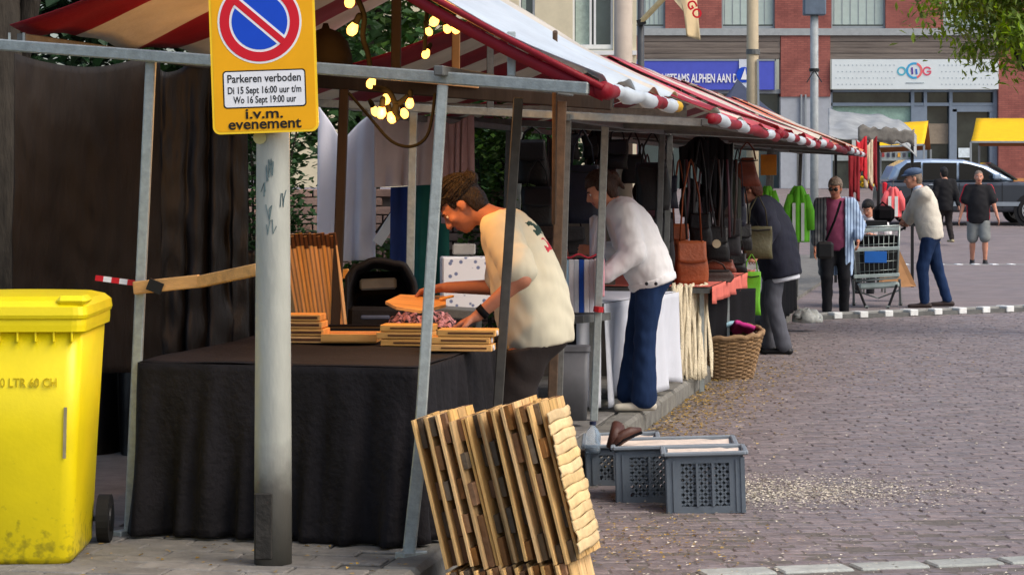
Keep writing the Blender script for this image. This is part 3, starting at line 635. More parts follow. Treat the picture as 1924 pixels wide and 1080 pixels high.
# grey stacking crates
CRG = M('grey_crate_plastic', (98, 108, 117), .5, .12, 6, .05, 60); CRL = M('grey_crate_rim', (128, 138, 146), .45, .1, 6)
CRIN = M('brown_paper_lining', (214, 200, 186), .85, .2, 9, .2, 30)
def crate(label, loc, rz, w=.40, l=.60, h=.335):
    r = thing('crate', label, 'crate', loc, rz, 'grey plastic stacking crates on the road')
    t = .012; tp = .965
    def wall(p0, p1, name):                                            # p0-p1 along the base, outward normal on the right of the direction
        p0, p1 = Vector(p0), Vector(p1); d = (p1-p0); L = d.length; d.normalize(); n = Vector((d.y, -d.x, 0)); mb = MB()
        def bx(u0, u1, z0, z1, dep=0, th=t): mb.box(p0+d*((u0+u1)/2)-n*(t/2)+n*dep+Vector((0, 0, (z0+z1)/2)), (abs(u1-u0), th, z1-z0), Matrix.Rotation(math.atan2(d.y, d.x), 3, 'Z'))
        bx(0, L, 0, .035); bx(0, L, h-.055, h-.012)
        cols = [0, .075, L-.075, L]; bx(0, .07, .035, h-.055, .0); bx(L-.07, L, .035, h-.055, .0)
        ribs = [.1, .16, L-.16, L-.1] if L < .5 else [.1, .2, .3, .4, .5]
        for u in ([.15, L-.15] if L < .5 else [.17, .30, .43]): bx(u-.006, u+.006, .035, h-.055, .004, t*1.4)
        for u in (.035, L-.035): bx(u-.004, u+.004, .01, h-.04, .006, t)
        bx(.0, .014, 0, h-.03, .006); bx(L-.014, L, 0, h-.03, .006)
        ob = mb.build(name, CRG, r, local=True)
        mb = MB(); u0, u1, z0, z1 = .07, L-.07, .035, h-.055; st = .036; zz = z1-z0; k = -zz
        while k < (u1-u0):
            for sgn in (1, -1):
                a0, b0 = k, 0; a1, b1 = k+zz, zz
                if a0 < 0: b0 -= a0; a0 = 0
                if a1 > u1-u0: b1 -= a1-(u1-u0); a1 = u1-u0
                if a1-a0 > .01:
                    if sgn < 0: q0, q1 = (u1-a0, z0+b0), (u1-a1, z0+b1)
                    else: q0, q1 = (u0+a0, z0+b0), (u0+a1, z0+b1)
                    mb.bar(p0+d*q0[0]-n*.008+Vector((0, 0, q0[1])), p0+d*q1[0]-n*.008+Vector((0, 0, q1[1])), .011, .005, n)
            k += st
        tag(mb.build('lattice', CRG, ob, local=True), kind='stuff')
    a, b = w/2-.012, l/2-.012
    wall((-a, -b, 0), (a, -b, 0), 'end_wall'); wall((a, -b, 0), (a, b, 0), 'side_wall'); wall((a, b, 0), (-a, b, 0), 'end_wall'); wall((-a, b, 0), (-a, -b, 0), 'side_wall')
    mb = MB(); A_, B_ = w/2, l/2
    for p, q in (((-A_, -B_), (A_, -B_)), ((A_, -B_), (A_, B_)), ((A_, B_), (-A_, B_)), ((-A_, B_), (-A_, -B_))):
        pp, qq = Vector((*p, h-.007)), Vector((*q, h-.007)); mb.bar(pp, qq, .026, .02, bev=.005)
    mb.build('rim', CRL, r, local=True)
    MB().box((0, 0, .008), (w-.03, l-.03, .012)).build('floor', CRG, r, local=True)
    MB().grid(8, 10, lambda u, v: Vector(((u-.5)*(w-.05), (v-.5)*(l-.05), h-.014+.012*wob(u*8, v*9, 0, 3)))).build('paper_lining', CRIN, r, True, local=True)
    return r
def crate_at(pl, pr, label, rz_extra=0, **kw):                           # pl, pr: picture points of the front bottom corners
    a, b = G(*pl), G(*pr); w = kw.get('w', .4); l = kw.get('l', .6); rz = math.atan2(b.y-a.y, b.x-a.x)
    rz = math.radians(-2.5); o = crate(label, (a+b)/2+Vector((-math.sin(rz), math.cos(rz), 0))*l/2, rz, **kw); o.rotation_euler.y = math.radians(-1.8); o.location.z = -.002; return o
crate_at((1250, 970), (1403, 958), 'grey lattice crate nearest the camera, paper-lined', l=.3, h=.3)
crate_at((1153, 950), (1386, 938), 'long grey lattice crate directly behind the nearest crate', w=.62, l=.4, h=.29)
crate_at((1098, 916), (1240, 908), 'grey crate holding a water bottle, farthest of three', h=.22)
# water bottle and boot on the crates
bo = G(1114, 880, .0); bo = P(1114, 850, 12.75)
bt_ = thing('water_bottle', 'clear plastic water bottle standing in the farthest crate', 'bottle', bo)
CLR = M('clear_plastic', (196, 214, 228), .12, .05, 5, trans=.75, spec=.5)
MB().lathe((0, 0, 0), [(.001, 0), (.04, 0), (.043, .02), (.041, .06), (.043, .07), (.041, .1), (.026, .125), (.014, .138), (.014, .15)], 18).build('bottle_body', CLR, bt_, True, local=True)
MB().lathe((0, 0, .148), [(.018, 0), (.018, .018), (.001, .019)], 14).build('cap', M('dark_blue_cap', (30, 40, 70), .5), bt_, local=True)
LEATH = M('brown_leather', (74, 44, 34), .5, .3, 8, .2, 40)
bs = thing('leather_boot', 'brown leather boot lying on the grey crates', 'boot', P(1162, 838, 12.2))
MB().tube([P(1148, 842, 12.2), P(1156, 818, 12.2), P(1162, 800, 12.25)], [.03, .036, .04], 10, sq=.8).build('shaft', LEATH, bs, True)
MB().tube([P(1150, 838, 12.2), P(1166, 822, 12.2), P(1186, 812, 12.22), P(1204, 808, 12.24)], [.03, .036, .032, .016], 10, sq=.8).build('foot', LEATH, bs, True)
MB().tube([P(1146, 846, 12.18), P(1172, 826, 12.18), P(1206, 812, 12.22)], .008, 6).build('sole', BLACK, bs)
# white and teal box behind the pallets
wbx = thing('storage_box', 'white box with teal base half hidden behind the pallets', 'box', G(812, 958, .12))
q = G(815, 952, .12); MB().bbox(q+Vector((0, 0, .035)), (.18, .25, .06), .006).build('base', M('teal_plastic', (24, 74, 84), .5), wbx); MB().bbox(q+Vector((0, 0, .125)), (.17, .24, .115), .008).build('body', M('white_plastic', (196, 200, 202), .45), wbx)
# ------------------------------------------------------------------ goods on the nearest table
TZs = TZ+.012
WOODO = M('honey_board', (226, 170, 98), .6, .25, 3, .2, 40, stretch=(.6, 6, 6), rnd=.12, detail=8)
WOODV = M('honey_slat', (228, 178, 114), .65, .25, 3, .2, 40, stretch=(6, 6, .5), rnd=.14, detail=8)
DKEND = M('dark_sawn_end', (96, 60, 34), .8, .3, 20)
sl = thing('slat_bundle', 'upright bundle of pale wooden slats leaning on the table', 'wooden slats', G(598, 607, TZs))
b0 = G(556, 608, TZs)
for k in range(13):
    p = G(556+k*7.3, 607+.3*k, TZs); tlt = math.radians(-9+k*.35); yw = math.radians(28)
    rm = Matrix.Rotation(yw, 3, 'Z') @ Matrix.Rotation(tlt, 3, 'Y') @ Matrix.Rotation(math.radians(-4), 3, 'X'); h = .475+.01*math.sin(k*2.2)
    s_ = MB().bbox(p+rm @ Vector((0, 0, h/2)), (.017, .085, h), .002, rm).build('slat', WOODV, sl)
    MB().bbox(p+rm @ Vector((0, -.002, h-.035)), (.0185, .084, .066), .002, rm).build('dark_tip', DKEND, s_)
def wstack(name, label, cat, p, w, d, rows, hh, rz, mat=WOODO, gapv=.004):
    r = thing(name, label, cat, p, rz)
    for k in range(rows):
        ww = w*(1-rf(0, .08)); ox = rf(-.012, .012)
        o = MB().bbox((ox, 0, hh/2+k*(hh+gapv)), (ww, d, hh), .003).build('board', mat, r, local=True)
        MB().box((ox, -d/2-.001, hh/2+k*(hh+gapv)), (ww*.86, .003, hh*.4)).build('groove', DKEND, o, local=True)
    return r
wstack('board_stack', 'small stack of wooden boards at the foot of the slat bundle', 'boards', G(576, 642, TZs), .19, .16, 4, .03, math.radians(-6))
fr = thing('wooden_tray', 'shallow light wooden tray in the middle of the table', 'tray', G(655, 645, TZs), math.radians(-4))
MB().bbox((0, .1, .008), (.26, .2, .012), .003).build('base', WOODO, fr, local=True)
for c, s_ in (((0, 0, .026), (.26, .012, .036)), ((0, .2, .026), (.26, .012, .036)), ((-.124, .1, .026), (.012, .186, .036)), ((.124, .1, .026), (.012, .186, .036))): MB().bbox(c, s_, .002).build('side', WOODO, fr, local=True)
bk = thing('black_tray', 'flat black tray lying behind the wooden tray', 'tray', G(668, 628, TZs), 0)
MB().bbox((0, .06, .02), (.3, .14, .035), .008).build('tray_body', BLACKP, bk, local=True); MB().bbox((0, .06, .04), (.27, .11, .006), .003).build('inset', BLACK, bk, local=True)
for i, (px, py, rows, w, lab) in enumerate(((765, 650, 3, .27, 'left'), (868, 660, 3, .29, 'right'))):
    r = thing('wooden_box_stack', 'stacked flat wooden boxes at the %s end of the long row on the table' % lab, 'wooden boxes', G(px, py, TZs), math.radians(-7))
    for k in range(rows):
        for e in range(1):
            h_ = .03; ox = rf(-.02, .02)
            o = MB().bbox((ox, .07, h_/2+k*.033), (w*(1-.05*k), .15, h_), .003).build('flat_box', WOODO, r, local=True)
            MB().box((ox+.02, -.006, h_/2+k*.033), (w*.7, .003, .008)).build('lid_gap', DKEND, o, local=True)
            if i == 1: MB().lathe((ox+w*(1-.05*k)/2+.001, .03, h_/2+k*.033), [(.012, 0), (.012, .006)], 10, rot('Y', 90)).build('peg_end', SW, o, local=True)
pk = thing('fabric_bundle', 'crumpled pink and black patterned fabric on the table', 'fabric', G(790, 614, TZs))
mb = MB().grid(46, 16, lambda u, v: G(728+128*u, 618-12*v, TZs)+Vector((0, .12*v, max(0, .075*math.sin(math.pi*min(1, u*1.02))**.5*math.sin(math.pi*v)**.5+.022*wob(u*30, v*14, 0, 2)))))
mb.build('cloth', M('pink_black_print', (22, 18, 22), .9, .2, 22, col2=(206, 140, 140), sharp=.8, detail=3), pk, True)
# black folding carrier with arched hood
pr = thing('folding_carrier', 'black folding carrier with arched hood behind the wooden trays', 'carrier', G(715, 608, TZs))
HD = M('black_nylon', (20, 22, 28), .7, .3, 6, .2, 40)
D_ = 12.6; cx_, cy_ = 716, 590
def hood(u, v):
    a = math.pi*(1.0-u); rx = 66-10*v; ry = 100-12*v
    return P(cx_+rx*math.copysign(abs(math.cos(a))**.7, math.cos(a)), cy_-ry*abs(math.sin(a))**.6, D_+.32*v)+Vector((0, 0, .006*math.sin(u*30)))
MB().grid(30, 8, hood).build('hood', HD, pr, True, .03)
MB().grid(20, 4, lambda u, v: P(664+104*u, 510+80*v, D_+.3)).build('back_panel', BLACK, pr, True, .01)
MB().bar(P(676, 535, D_+.1), P(745, 532, D_+.1), .03, .06, bev=.01).build('grey_lining', M('grey_lining', (104, 108, 110), .8), pr)
MB().bar(P(655, 600, D_), P(780, 602, D_), .06, .14, bev=.02).build('seat', HD, pr)
MB().bar(P(678, 596, 12.4), P(732, 596, 12.4), .02, .02, bev=.005).build('blue_edge', M('slate_blue', (84, 100, 128), .6), pr)
MB().tube([P(650, 600, D_-.02), P(652, 520, D_), P(668, 496, D_+.02)], .012, 6).build('strap', HD, pr)
nb = thing('wood_offcut', 'small pale wood block wedged beside the slat bundle', 'wood block', P(640, 525, 12.9)); MB().bar(P(630, 517, 12.9), P(656, 513, 12.9), .045, .05, bev=.004).build('block', WOODO, nb)
# white dotted box
DOT = M('white_blue_dot_card', (226, 228, 234), .8, .03, 5)
def dots():
    m = DOT; t = m.node_tree; n = t.nodes; L = t.links.new; b = n['Principled BSDF']
    tc = n.new('ShaderNodeTexCoord'); vo = n.new('ShaderNodeTexVoronoi'); vo.inputs['Scale'].default_value = 24; L(tc.outputs['Object'], vo.inputs['Vector'])
    cr = n.new('ShaderNodeValToRGB'); e = cr.color_ramp.elements; e[0].position = .2; e[0].color = (.16, .2, .34, 1); e[1].position = .3; e[1].color = (.76, .78, .82, 1); L(vo.outputs[0], cr.inputs[0]); L(cr.outputs[0], b.inputs['Base Color'])
dots()
wb_ = thing('dotted_box', 'white box with small blue dots behind the stallholder’s arm'.replace('’', "'"), 'box', P(880, 586, 13.4), math.radians(8))
q = P(882, 532, 13.5); MB().bbox(q, (.32, .2, .3), .008, Matrix.Rotation(.1, 3, 'Z')).build('carton', DOT, wb_)
MB().bbox(P(872, 468, 13.6), (.13, .16, .06), .008).build('top_carton', M('grey_card', (150, 150, 146), .8), wb_)
tb = thing('folding_table', 'narrow dark table edge carrying the dotted box', 'table', P(850, 600, 13.2))
MB().bar(P(770, 582, 13.1), P(905, 590, 13.1), .3, .05, up=(0, 0, 1), bev=.004).build('top', GREYST, tb)
for px in (775, 900): MB().bar(P(px, 590, 13.2), P(px, 836, 13.2), .03).build('leg', GREYST, tb)
# long dark counter at the back right below table
# ------------------------------------------------------------------ lit bulbs and cables of the nearest stall
GLOW = M('lit_bulb_glass', (255, 186, 90), .3, 0, 5, emis=2.3); CABLE = M('black_cable', (8, 8, 8), .9, .2, 10, spec=.08)
BULBS = [(657, 4, 11.6, 1.15), (662, 56, 11.5, 1.2), (697, 157, 11.4, 1), (725, 188, 11.3, .95), (716, 212, 11.25, 1.1), (705, 210, 11.4, .9), (736, 222, 11.3, 1.0), (770, 195, 11.3, .9), (760, 214, 11.4, .9),
         (816, 40, 11.0, 1), (806, 60, 11.0, .75), (840, 55, 11.05, .8), (856, 55, 11.05, .9), (800, 102, 11.2, .85)]
where = ['topmost bulb beside the sign, under the orange-lit canvas', 'large bright bulb beside the sign, just above the black hood', 'single bulb hanging just under the crossbar', 'upper bulb in the middle cluster', 'lowest-left front bulb in the middle cluster', 'leftmost bulb in the middle cluster', 'lowest bulb in the middle cluster', 'rightmost bulb in the middle cluster', 'lower right bulb in the middle cluster',
         'largest bulb in the upper right cluster', 'lowest-left bulb in the upper right cluster', 'small middle bulb in the upper right cluster', 'rightmost bulb in the upper right cluster', 'bulb hanging alone below the upper right cluster']
random.seed(5)
for (px, py, D, k), w in zip(BULBS, where):
    k *= .74; p = P(px, py, D); r = thing('light_bulb', 'lit warm bulb, '+w, 'bulb', p, group='lit warm bulbs in the nearest stall')
    rm = rot('X', rf(-25, 25)) @ rot('Y', rf(-30, 30))
    MB().lathe(p, [(.001, -.036*k), (.018*k, -.031*k), (.029*k, -.012*k), (.030*k, .004*k), (.022*k, .026*k), (.014*k, .042*k)], 14, rm).build('glass', GLOW, r, True)
    MB().lathe(p, [(.017*k, .038*k), (.018*k, .05*k), (.018*k, .085*k), (.009*k, .1*k)], 10, rm).build('socket', CABLE, r, True)
for (px, py, D, e) in ((665, 40, 11.45, 7), (733, 205, 11.25, 18), (828, 62, 11.0, 4)):
    ld = bpy.data.lights.new('bulb_light', 'POINT'); ld.energy = e; ld.color = (1, .44, .09); ld.shadow_soft_size = .05
    lo = bpy.data.objects.new('bulb_light', ld); col_link(lo); lo.location = P(px, py, D)+Vector((0, -.12, -.05))
def cable(pts, label, r=.008):
    q = []; pts = [Vector(p) for p in pts]
    for i in range(len(pts)-1):
        p0, p1, p2, p3 = pts[max(i-1, 0)], pts[i], pts[i+1], pts[min(i+2, len(pts)-1)]
        for k in range(6):
            t = k/6; q.append(.5*((2*p1)+(p2-p0)*t+(2*p0-5*p1+4*p2-p3)*t*t+(3*p1-p0-3*p2+p3)*t**3))
    q.append(pts[-1]); return tag(MB().tube(q, r, 6).build('cable', CABLE, None, True), label, 'cable')
cable([P(655, 175, 11.4), P(690, 215, 11.4), P(735, 265, 11.4), P(775, 275, 11.4), P(805, 250, 11.4), P(818, 175, 11.4)], 'black cable looping below the bulb cluster')
cable([P(668, -10, 11.5), P(684, 30, 11.5), P(682, 70, 11.5), P(692, 105, 11.5), P(698, 150, 11.4)], 'black cable running down past the large bright bulb', .014)
cable([P(806, -5, 11.0), P(812, 20, 11.0), P(830, 15, 11.0), P(855, 28, 11.05)], 'black cable feeding the upper right bulb cluster', .013)
cable([P(803, 10, 11.05), P(800, 60, 11.1), P(798, 95, 11.2)], 'black cable dropping to the lone bulb', .01)
cable([P(700, 165, 11.3), P(730, 172, 11.3), P(745, 195, 11.3), P(768, 180, 11.3)], 'black cable feeding the middle bulb cluster', .014)
cable([P(745, 195, 11.3), P(742, 215, 11.3), P(750, 225, 11.3)], 'short black cable end inside the middle bulb cluster', .018)
hk = thing('black_lampshade', 'dark round lampshade hanging beside the parking sign', 'lampshade', P(610, 130, 11.8))
MB().lathe(P(612, 128, 11.8), [(.135, 0), (.13, .06), (.11, .13), (.07, .175), (.02, .195), (.012, .22)], 22).build('shade', M('dark_enamel', (14, 11, 10), .85, spec=.1), hk, True)
# ------------------------------------------------------------------ goods of the other stalls
random.seed(21)
# second stall: table, white cloth, striped fabric box, dustbins
t2 = thing('trestle_table', 'trestle table of the second stall, under the white cloth', 'table', R(6.3, -.7, .12))
q0, q1 = P(1120, 575, 15.5), P(1262, 552, 17.1); q0.z = q1.z = .82; inn = -N*1.15
MB().prism([q0, q1, q1+inn, q0+inn], (0, 0, -.03)).build('top', GREYST, t2)
for p in (q0+inn*.08+U*.1, q1+inn*.1-U*.1, q0+inn*.9+U*.1, q1+inn*.9-U*.1): MB().bar((p.x, p.y, .115), (p.x, p.y, .79), .04).build('leg', GREYST, t2)
def cloth2(u, v):
    p = q0.lerp(q1, u)+Vector((.03, -.02, .004)); k = v
    return Vector((p.x, p.y, .824-(.824-.15-.05*math.sin(u*9))*v))+N*(.02+.035*k*math.sin(u*26+1)+.02*k*math.sin(u*61))
mb = MB().grid(60, 16, cloth2)
mb.grid(14, 14, lambda u, v: (q0.lerp(q1, u)+inn*v+Vector((.03, -.02, .006))))
mb.grid(24, 14, lambda u, v: q0+inn*(.42*u)+Vector((.02-.02*v, -.03-.02*v*math.sin(u*20), .004-(.69-.03*math.sin(u*7))*v)) if False else q0+inn*(.14*u)+Vector((.03, -.03-.03*v*math.sin(u*9), .004-.67*v)))
tag(mb.build('tablecloth', WHITEC, None, True, .003), 'white cloth hanging down the street side of the second stall table', 'tablecloth')
STB = M('striped_blue_white_cloth', (220, 226, 234), .9, .05, 6); stripes_mat2 = None
fb = thing('striped_linen_pack', 'pack of white and blue striped linen at the table end', 'linen', P(1085, 588, 15.2))
cols = [(214, 226, 238), (120, 178, 214), (214, 226, 238), (160, 200, 226), (226, 228, 232), (204, 212, 222), (34, 82, 176), (220, 222, 226), (196, 196, 206), (226, 226, 230)]
for k, c in enumerate(cols):
    x0, x1 = 1030+k*9.6, 1030+(k+1)*9.6
    MB().bbox((P(x0, 487, 15.2)+P(x1, 588, 15.2))/2+Vector((0, .16, 0)), ((x1-x0)/FP*15.2-.001, .34, 100/FP*15.2), .004).build('folded_cloth', M('linen_%d_%d_%d' % c, c, .9, .08, 8, .2, 50), fb)
MB().grid(20, 6, lambda u, v: P(1032+94*u, 488-7*math.sin(u*8)**2, 15.2+.34*v)+Vector((0, 0, .012))).build('red_trim', M('red_trim_cloth', (196, 60, 76), .9, .2, 9), fb, True, .012)
MB().bbox(P(1130, 520, 15.1), (.03, .28, .24), .006).build('red_edged_side', M('red_white_side', (214, 150, 160), .9, .3, 9), fb)
tf = thing('display_shelf', 'dark-edged shelf board carrying the striped linen', 'shelf', P(1080, 596, 15.2))
MB().bar(P(1036, 598, 15.25), P(1122, 597, 15.1), .4, .045, up=(0, 0, 1)).build('board', GREYST, tf)
for px in (1046, 1112): MB().bar(P(px, 604, 15.4), P(px, 772, 15.4), .03).build('support', GREYST, tf)
GREYBIN = M('grey_translucent_plastic', (92, 94, 98), .5, .2, 6)
def tub(label, px, py, D, w, h, mat):
    c = P(px, py, D); r = thing('storage_tub', label, 'tub', c)
    loft([ring(w*.42, w*.36, 0, .03), ring(w*.5, w*.42, h, .03)]).build('tub_body', mat, r, True, local=True); loft([ring(w*.53, w*.45, h, .03), ring(w*.53, w*.45, h+.03, .03)]).build('rim', mat, r, local=True)
tub('grey plastic tub under the striped linen shelf', 1076, 788, 14.6, .2, .42, GREYBIN)
tub('smaller dark tub stacked behind the grey tub', 1064, 760, 15.6, .2, .5, BLACKP)
hm = thing('white_carrier_bag', 'crumpled white carrier bag against the white-clothed table', 'carrier bag', P(1168, 690, 15.5))
MB().ball(P(1166, 690, 16.1), (.03, .04, .06), 8).build('bag', WHITEC, hm, True)
# cream knitted throws hung from the third table
KN = M('cream_knit', (206, 194, 166), .95, .2, 14, .5, 70, spec=.1)
kt = thing('cream_throws', 'cream fringed throws hanging to the kerb beside the white cloth', 'throws', R(8.2, -.1, .13))
sheet(1262, 1328, 0, 0, 17.95, 18.5, 4, .06, 9, 90, 20, topf=lambda u: 536+3*math.sin(u*20), botf=lambda u: 712-8*u+5*math.sin(u*30)).build('throw', KN, kt, True, .012)
for k in range(9):
    x = 1266+k*7.6; pts = []; top = P(x, 535+rf(-4, 4), 17.9+.08*k); bot = P(x+rf(-3, 4)+(8 if k == 8 else 0), 716-rf(0, 8), 17.75+.06*k)
    for i in range(9):
        t = i/8; p = top.lerp(bot, t); p.x += .008*math.sin(t*6+k*2); p.y += .03*math.sin(t*5+k*1.3); pts.append(p)
    MB().tube(pts, [.019+.007*math.sin(i*1.1+k) for i in range(9)], 8, sq=.4).build('throw_fold', KN, kt, True)
# third stall: salmon-covered table
t3 = thing('trestle_table', 'trestle table of the third stall with salmon-pink cover', 'table', R(10, -.6, .12))
c0, c1 = R(8.5, .12, .8), R(12.0, .12, .8)
MB().prism([c0, c1, c1-N*1.2, c0-N*1.2], (0, 0, -.04)).build('top', GREYST, t3)
MB().grid(40, 4, lambda u, v: c0.lerp(c1, u)+Vector((.01, -.01, .012-.13*v-.006*math.sin(u*30)*v))+N*(.01+.02*v*math.sin(u*44))).build('salmon_cover_drop', M('salmon_cloth', (206, 106, 92), .9, .15, 8), t3, True, .004)
MB().grid(10, 4, lambda u, v: c0.lerp(c1, u)-N*1.2*v+Vector((0, 0, .01))).build('cover', MATS['salmon_cloth'], t3)
for a, b in ((8.6, .05), (10.2, .08), (11.9, .05), (8.6, -1), (11.9, -1)): MB().bar(R(a, b, .0 if b > 0 else .115), R(a, b, .76), .035).build('leg', GALV, t3)
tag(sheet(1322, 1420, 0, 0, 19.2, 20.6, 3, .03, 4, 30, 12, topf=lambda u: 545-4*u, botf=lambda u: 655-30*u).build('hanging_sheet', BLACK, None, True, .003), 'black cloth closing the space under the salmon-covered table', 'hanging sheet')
for k, (px, c) in enumerate(((1292, (206, 60, 90)), (1306, (196, 200, 206)))):
    tag(MB().tube([P(px, 540, 19.0), P(px+4, 552, 19.0), P(px+9, 566, 18.95)], [.012, .02, .008], 6, sq=.4).build('ribbon', M('ribbon_%d' % k, c, .8), None, True), ['pink ribbon end dangling below the salmon cover', 'grey-white ribbon end dangling below the salmon cover'][k], 'ribbon')
# wicker basket with cloths
WIC = M('wicker', (138, 110, 78), .8, .35, 16, .3, 60, island=.1)
bk_ = thing('wicker_basket', 'large brown wicker basket of folded cloths on the road', 'basket', G(1358, 709, 0), math.radians(12))
def ovr(t, n=72): return (.225+.085*t, .25+.09*t)
mb = MB(); NS = 60; rows = 22; hB = .37
def bpt(k, t, o):
    a = 2*math.pi*k/NS; rx, ry = ovr(t); tilt = .06*math.cos(a)*t
    return Vector(((rx+o)*math.copysign(abs(math.cos(a))**.8, math.cos(a)), (ry+o)*math.copysign(abs(math.sin(a))**.8, math.sin(a)), hB*t+tilt*.3+.03*math.sin(a)*t))
for r_ in range(rows):
    t0 = r_/rows; pts = [bpt(k, t0+.5/rows, .007*(1 if (k//2+r_) % 2 else -1)) for k in range(NS+1)]
    mb.tube(pts, .0098, 5, cap=False, sq=1.0)
tag(mb.build('weave', WIC, bk_, True, local=True), kind='stuff')
for k in range(0, NS, 4):
    MB().tube([bpt(k, t/6, .004*(1 if t % 2 else -1)) for t in range(7)], .009, 5).build('stake', WIC, bk_, True, local=True)
MB().tube([bpt(k, 1.02, 0)+Vector((0, 0, .008*math.sin(k*1.7))) for k in range(NS+1)], .022, 7, cap=False).build('rim', WIC, bk_, True, local=True)
MB().grid(1, 1, lambda u, v: Vector(((u-.5)*.34, (v-.5)*.44, .01))).build('bottom', WIC, bk_, local=True)
for i, (px, py, c, nm, lab, rx) in enumerate(((1394, 612, (190, 50, 128), 'folded_cloth', 'magenta folded cloth sticking out of the wicker basket', 14), (1362, 612, (160, 200, 214), 'folded_cloth', 'pale blue cloth in the wicker basket', -8), (1408, 628, (222, 206, 190), 'folded_cloth', 'cream cloth over the far rim of the wicker basket', 5), (1340, 606, (216, 190, 150), 'folded_cloth', 'pale tan cloth at the left of the wicker basket', 0))):
    p = P(px, py+8, 19.85+.12*i); mb = MB(); rm = rot('Y', rx) @ rot('X', -20)
    mb.grid(10, 8, lambda u, v: p+rm @ Vector(((u-.5)*.17, (v-.5)*.3, .035*math.sin(math.pi*u)*math.sin(math.pi*v)+.012*wob(u*7, v*7, 0, i))))
    tag(mb.build(nm, M('basket_cloth_%d' % i, c, .9, .1, 8, .1, 50), None, True, .035), lab, 'cloth')
# handbags
LE = {'black': M('black_leather', (15, 14, 16), .5, .3, 9, .2, 60), 'navy': M('navy_leather', (20, 24, 40), .55, .3, 9, .2, 60), 'tan': M('tan_leather', (140, 70, 36), .5, .25, 8, .25, 50), 'brown': M('chestnut_leather', (100, 46, 30), .5, .3, 8, .25, 50),
      'olive': M('olive_leather', (72, 68, 44), .55, .3, 8, .25, 50), 'char': M('charcoal_fabric', (36, 35, 38), .8, .3, 8, .2, 50), 'plum': M('plum_leather', (62, 26, 36), .55, .3, 8, .2, 50), 'dkbr': M('dark_brown_leather', (48, 32, 26), .55, .3, 8, .2, 50), 'green': M('lime_green_plastic_bag', (104, 176, 40), .5, .25, 8, .3, 30, transl=.15)}
BRASS = M('pale_buckle', (196, 180, 150), .35, .1, 8, metal=.5)
def bag(label, px, y0, y1, wpx, D, col, ys, name='handbag', yaw=70, dep=.1, flap=True, sag=.2, grp='handbags hung in the stalls', buckle=False, nstr=2, cat='handbag'):
    m = LE[col]; w = wpx/FP*D; h = (y1-y0)/FP*D; c = P(px, y1, D); r = thing(name, label, cat, c, math.radians(yaw-70+rf(-8, 8)), grp)
    sd_ = rf(0, 9); rings = []
    for i in range(9):
        t = i/8; ww = w/2*(1-sag*.5*t+.1*math.sin(t*3.1)+.02*math.sin(t*9+sd_)); dd = dep/2*(1.1-.75*t**2+.1*math.sin(t*7)); z = h*t
        rings.append([Vector((p.x+.01*math.sin(t*5+sd_), p.y+.01*math.sin(t*8+sd_), p.z-.03*h*math.cos(p.x/ww*1.5)*t)) for p in ring(ww, dd, z, min(ww, dd)*.7, 3)])
    b = loft(rings).build('body', m, r, True, local=True)
    if flap:
        MB().grid(10, 6, lambda u, v: Vector(((u-.5)*w*.92, -dep/2*(.45+.65*v)-.008, h*(.98-.45*v)+.015*math.sin(u*3.14)*v*-1))).build('flap', m, r, True, .006, local=True)
    else:
        MB().tube([(-w*.42, -dep*.3, h*.9), (0, -dep*.34, h*.87), (w*.42, -dep*.3, h*.9)], .006, 5).build('zip', BRASS if buckle else BLACKP, r, local=True)
    if buckle: MB().lathe((0, -dep*.58-.012, h*.5), [(.035, 0), (.035, .01)], 12, rot('X', 90)).build('buckle', BRASS, r, local=True)
    H_ = (y0-ys)/FP*D
    for s in range(nstr):
        yy = (-1 if s == 0 else 1)*dep*.12; MB().tube([(-w*.34, yy, h*.93), (-w*.26, yy, h+H_*.55), (-w*.05, yy, h+H_*.96), (0, yy, h+H_), (w*.05, yy, h+H_*.96), (w*.26, yy, h+H_*.55), (w*.34, yy, h*.93)], .009, 5, sq=.5).build('strap', m, r, True, local=True)
    return r
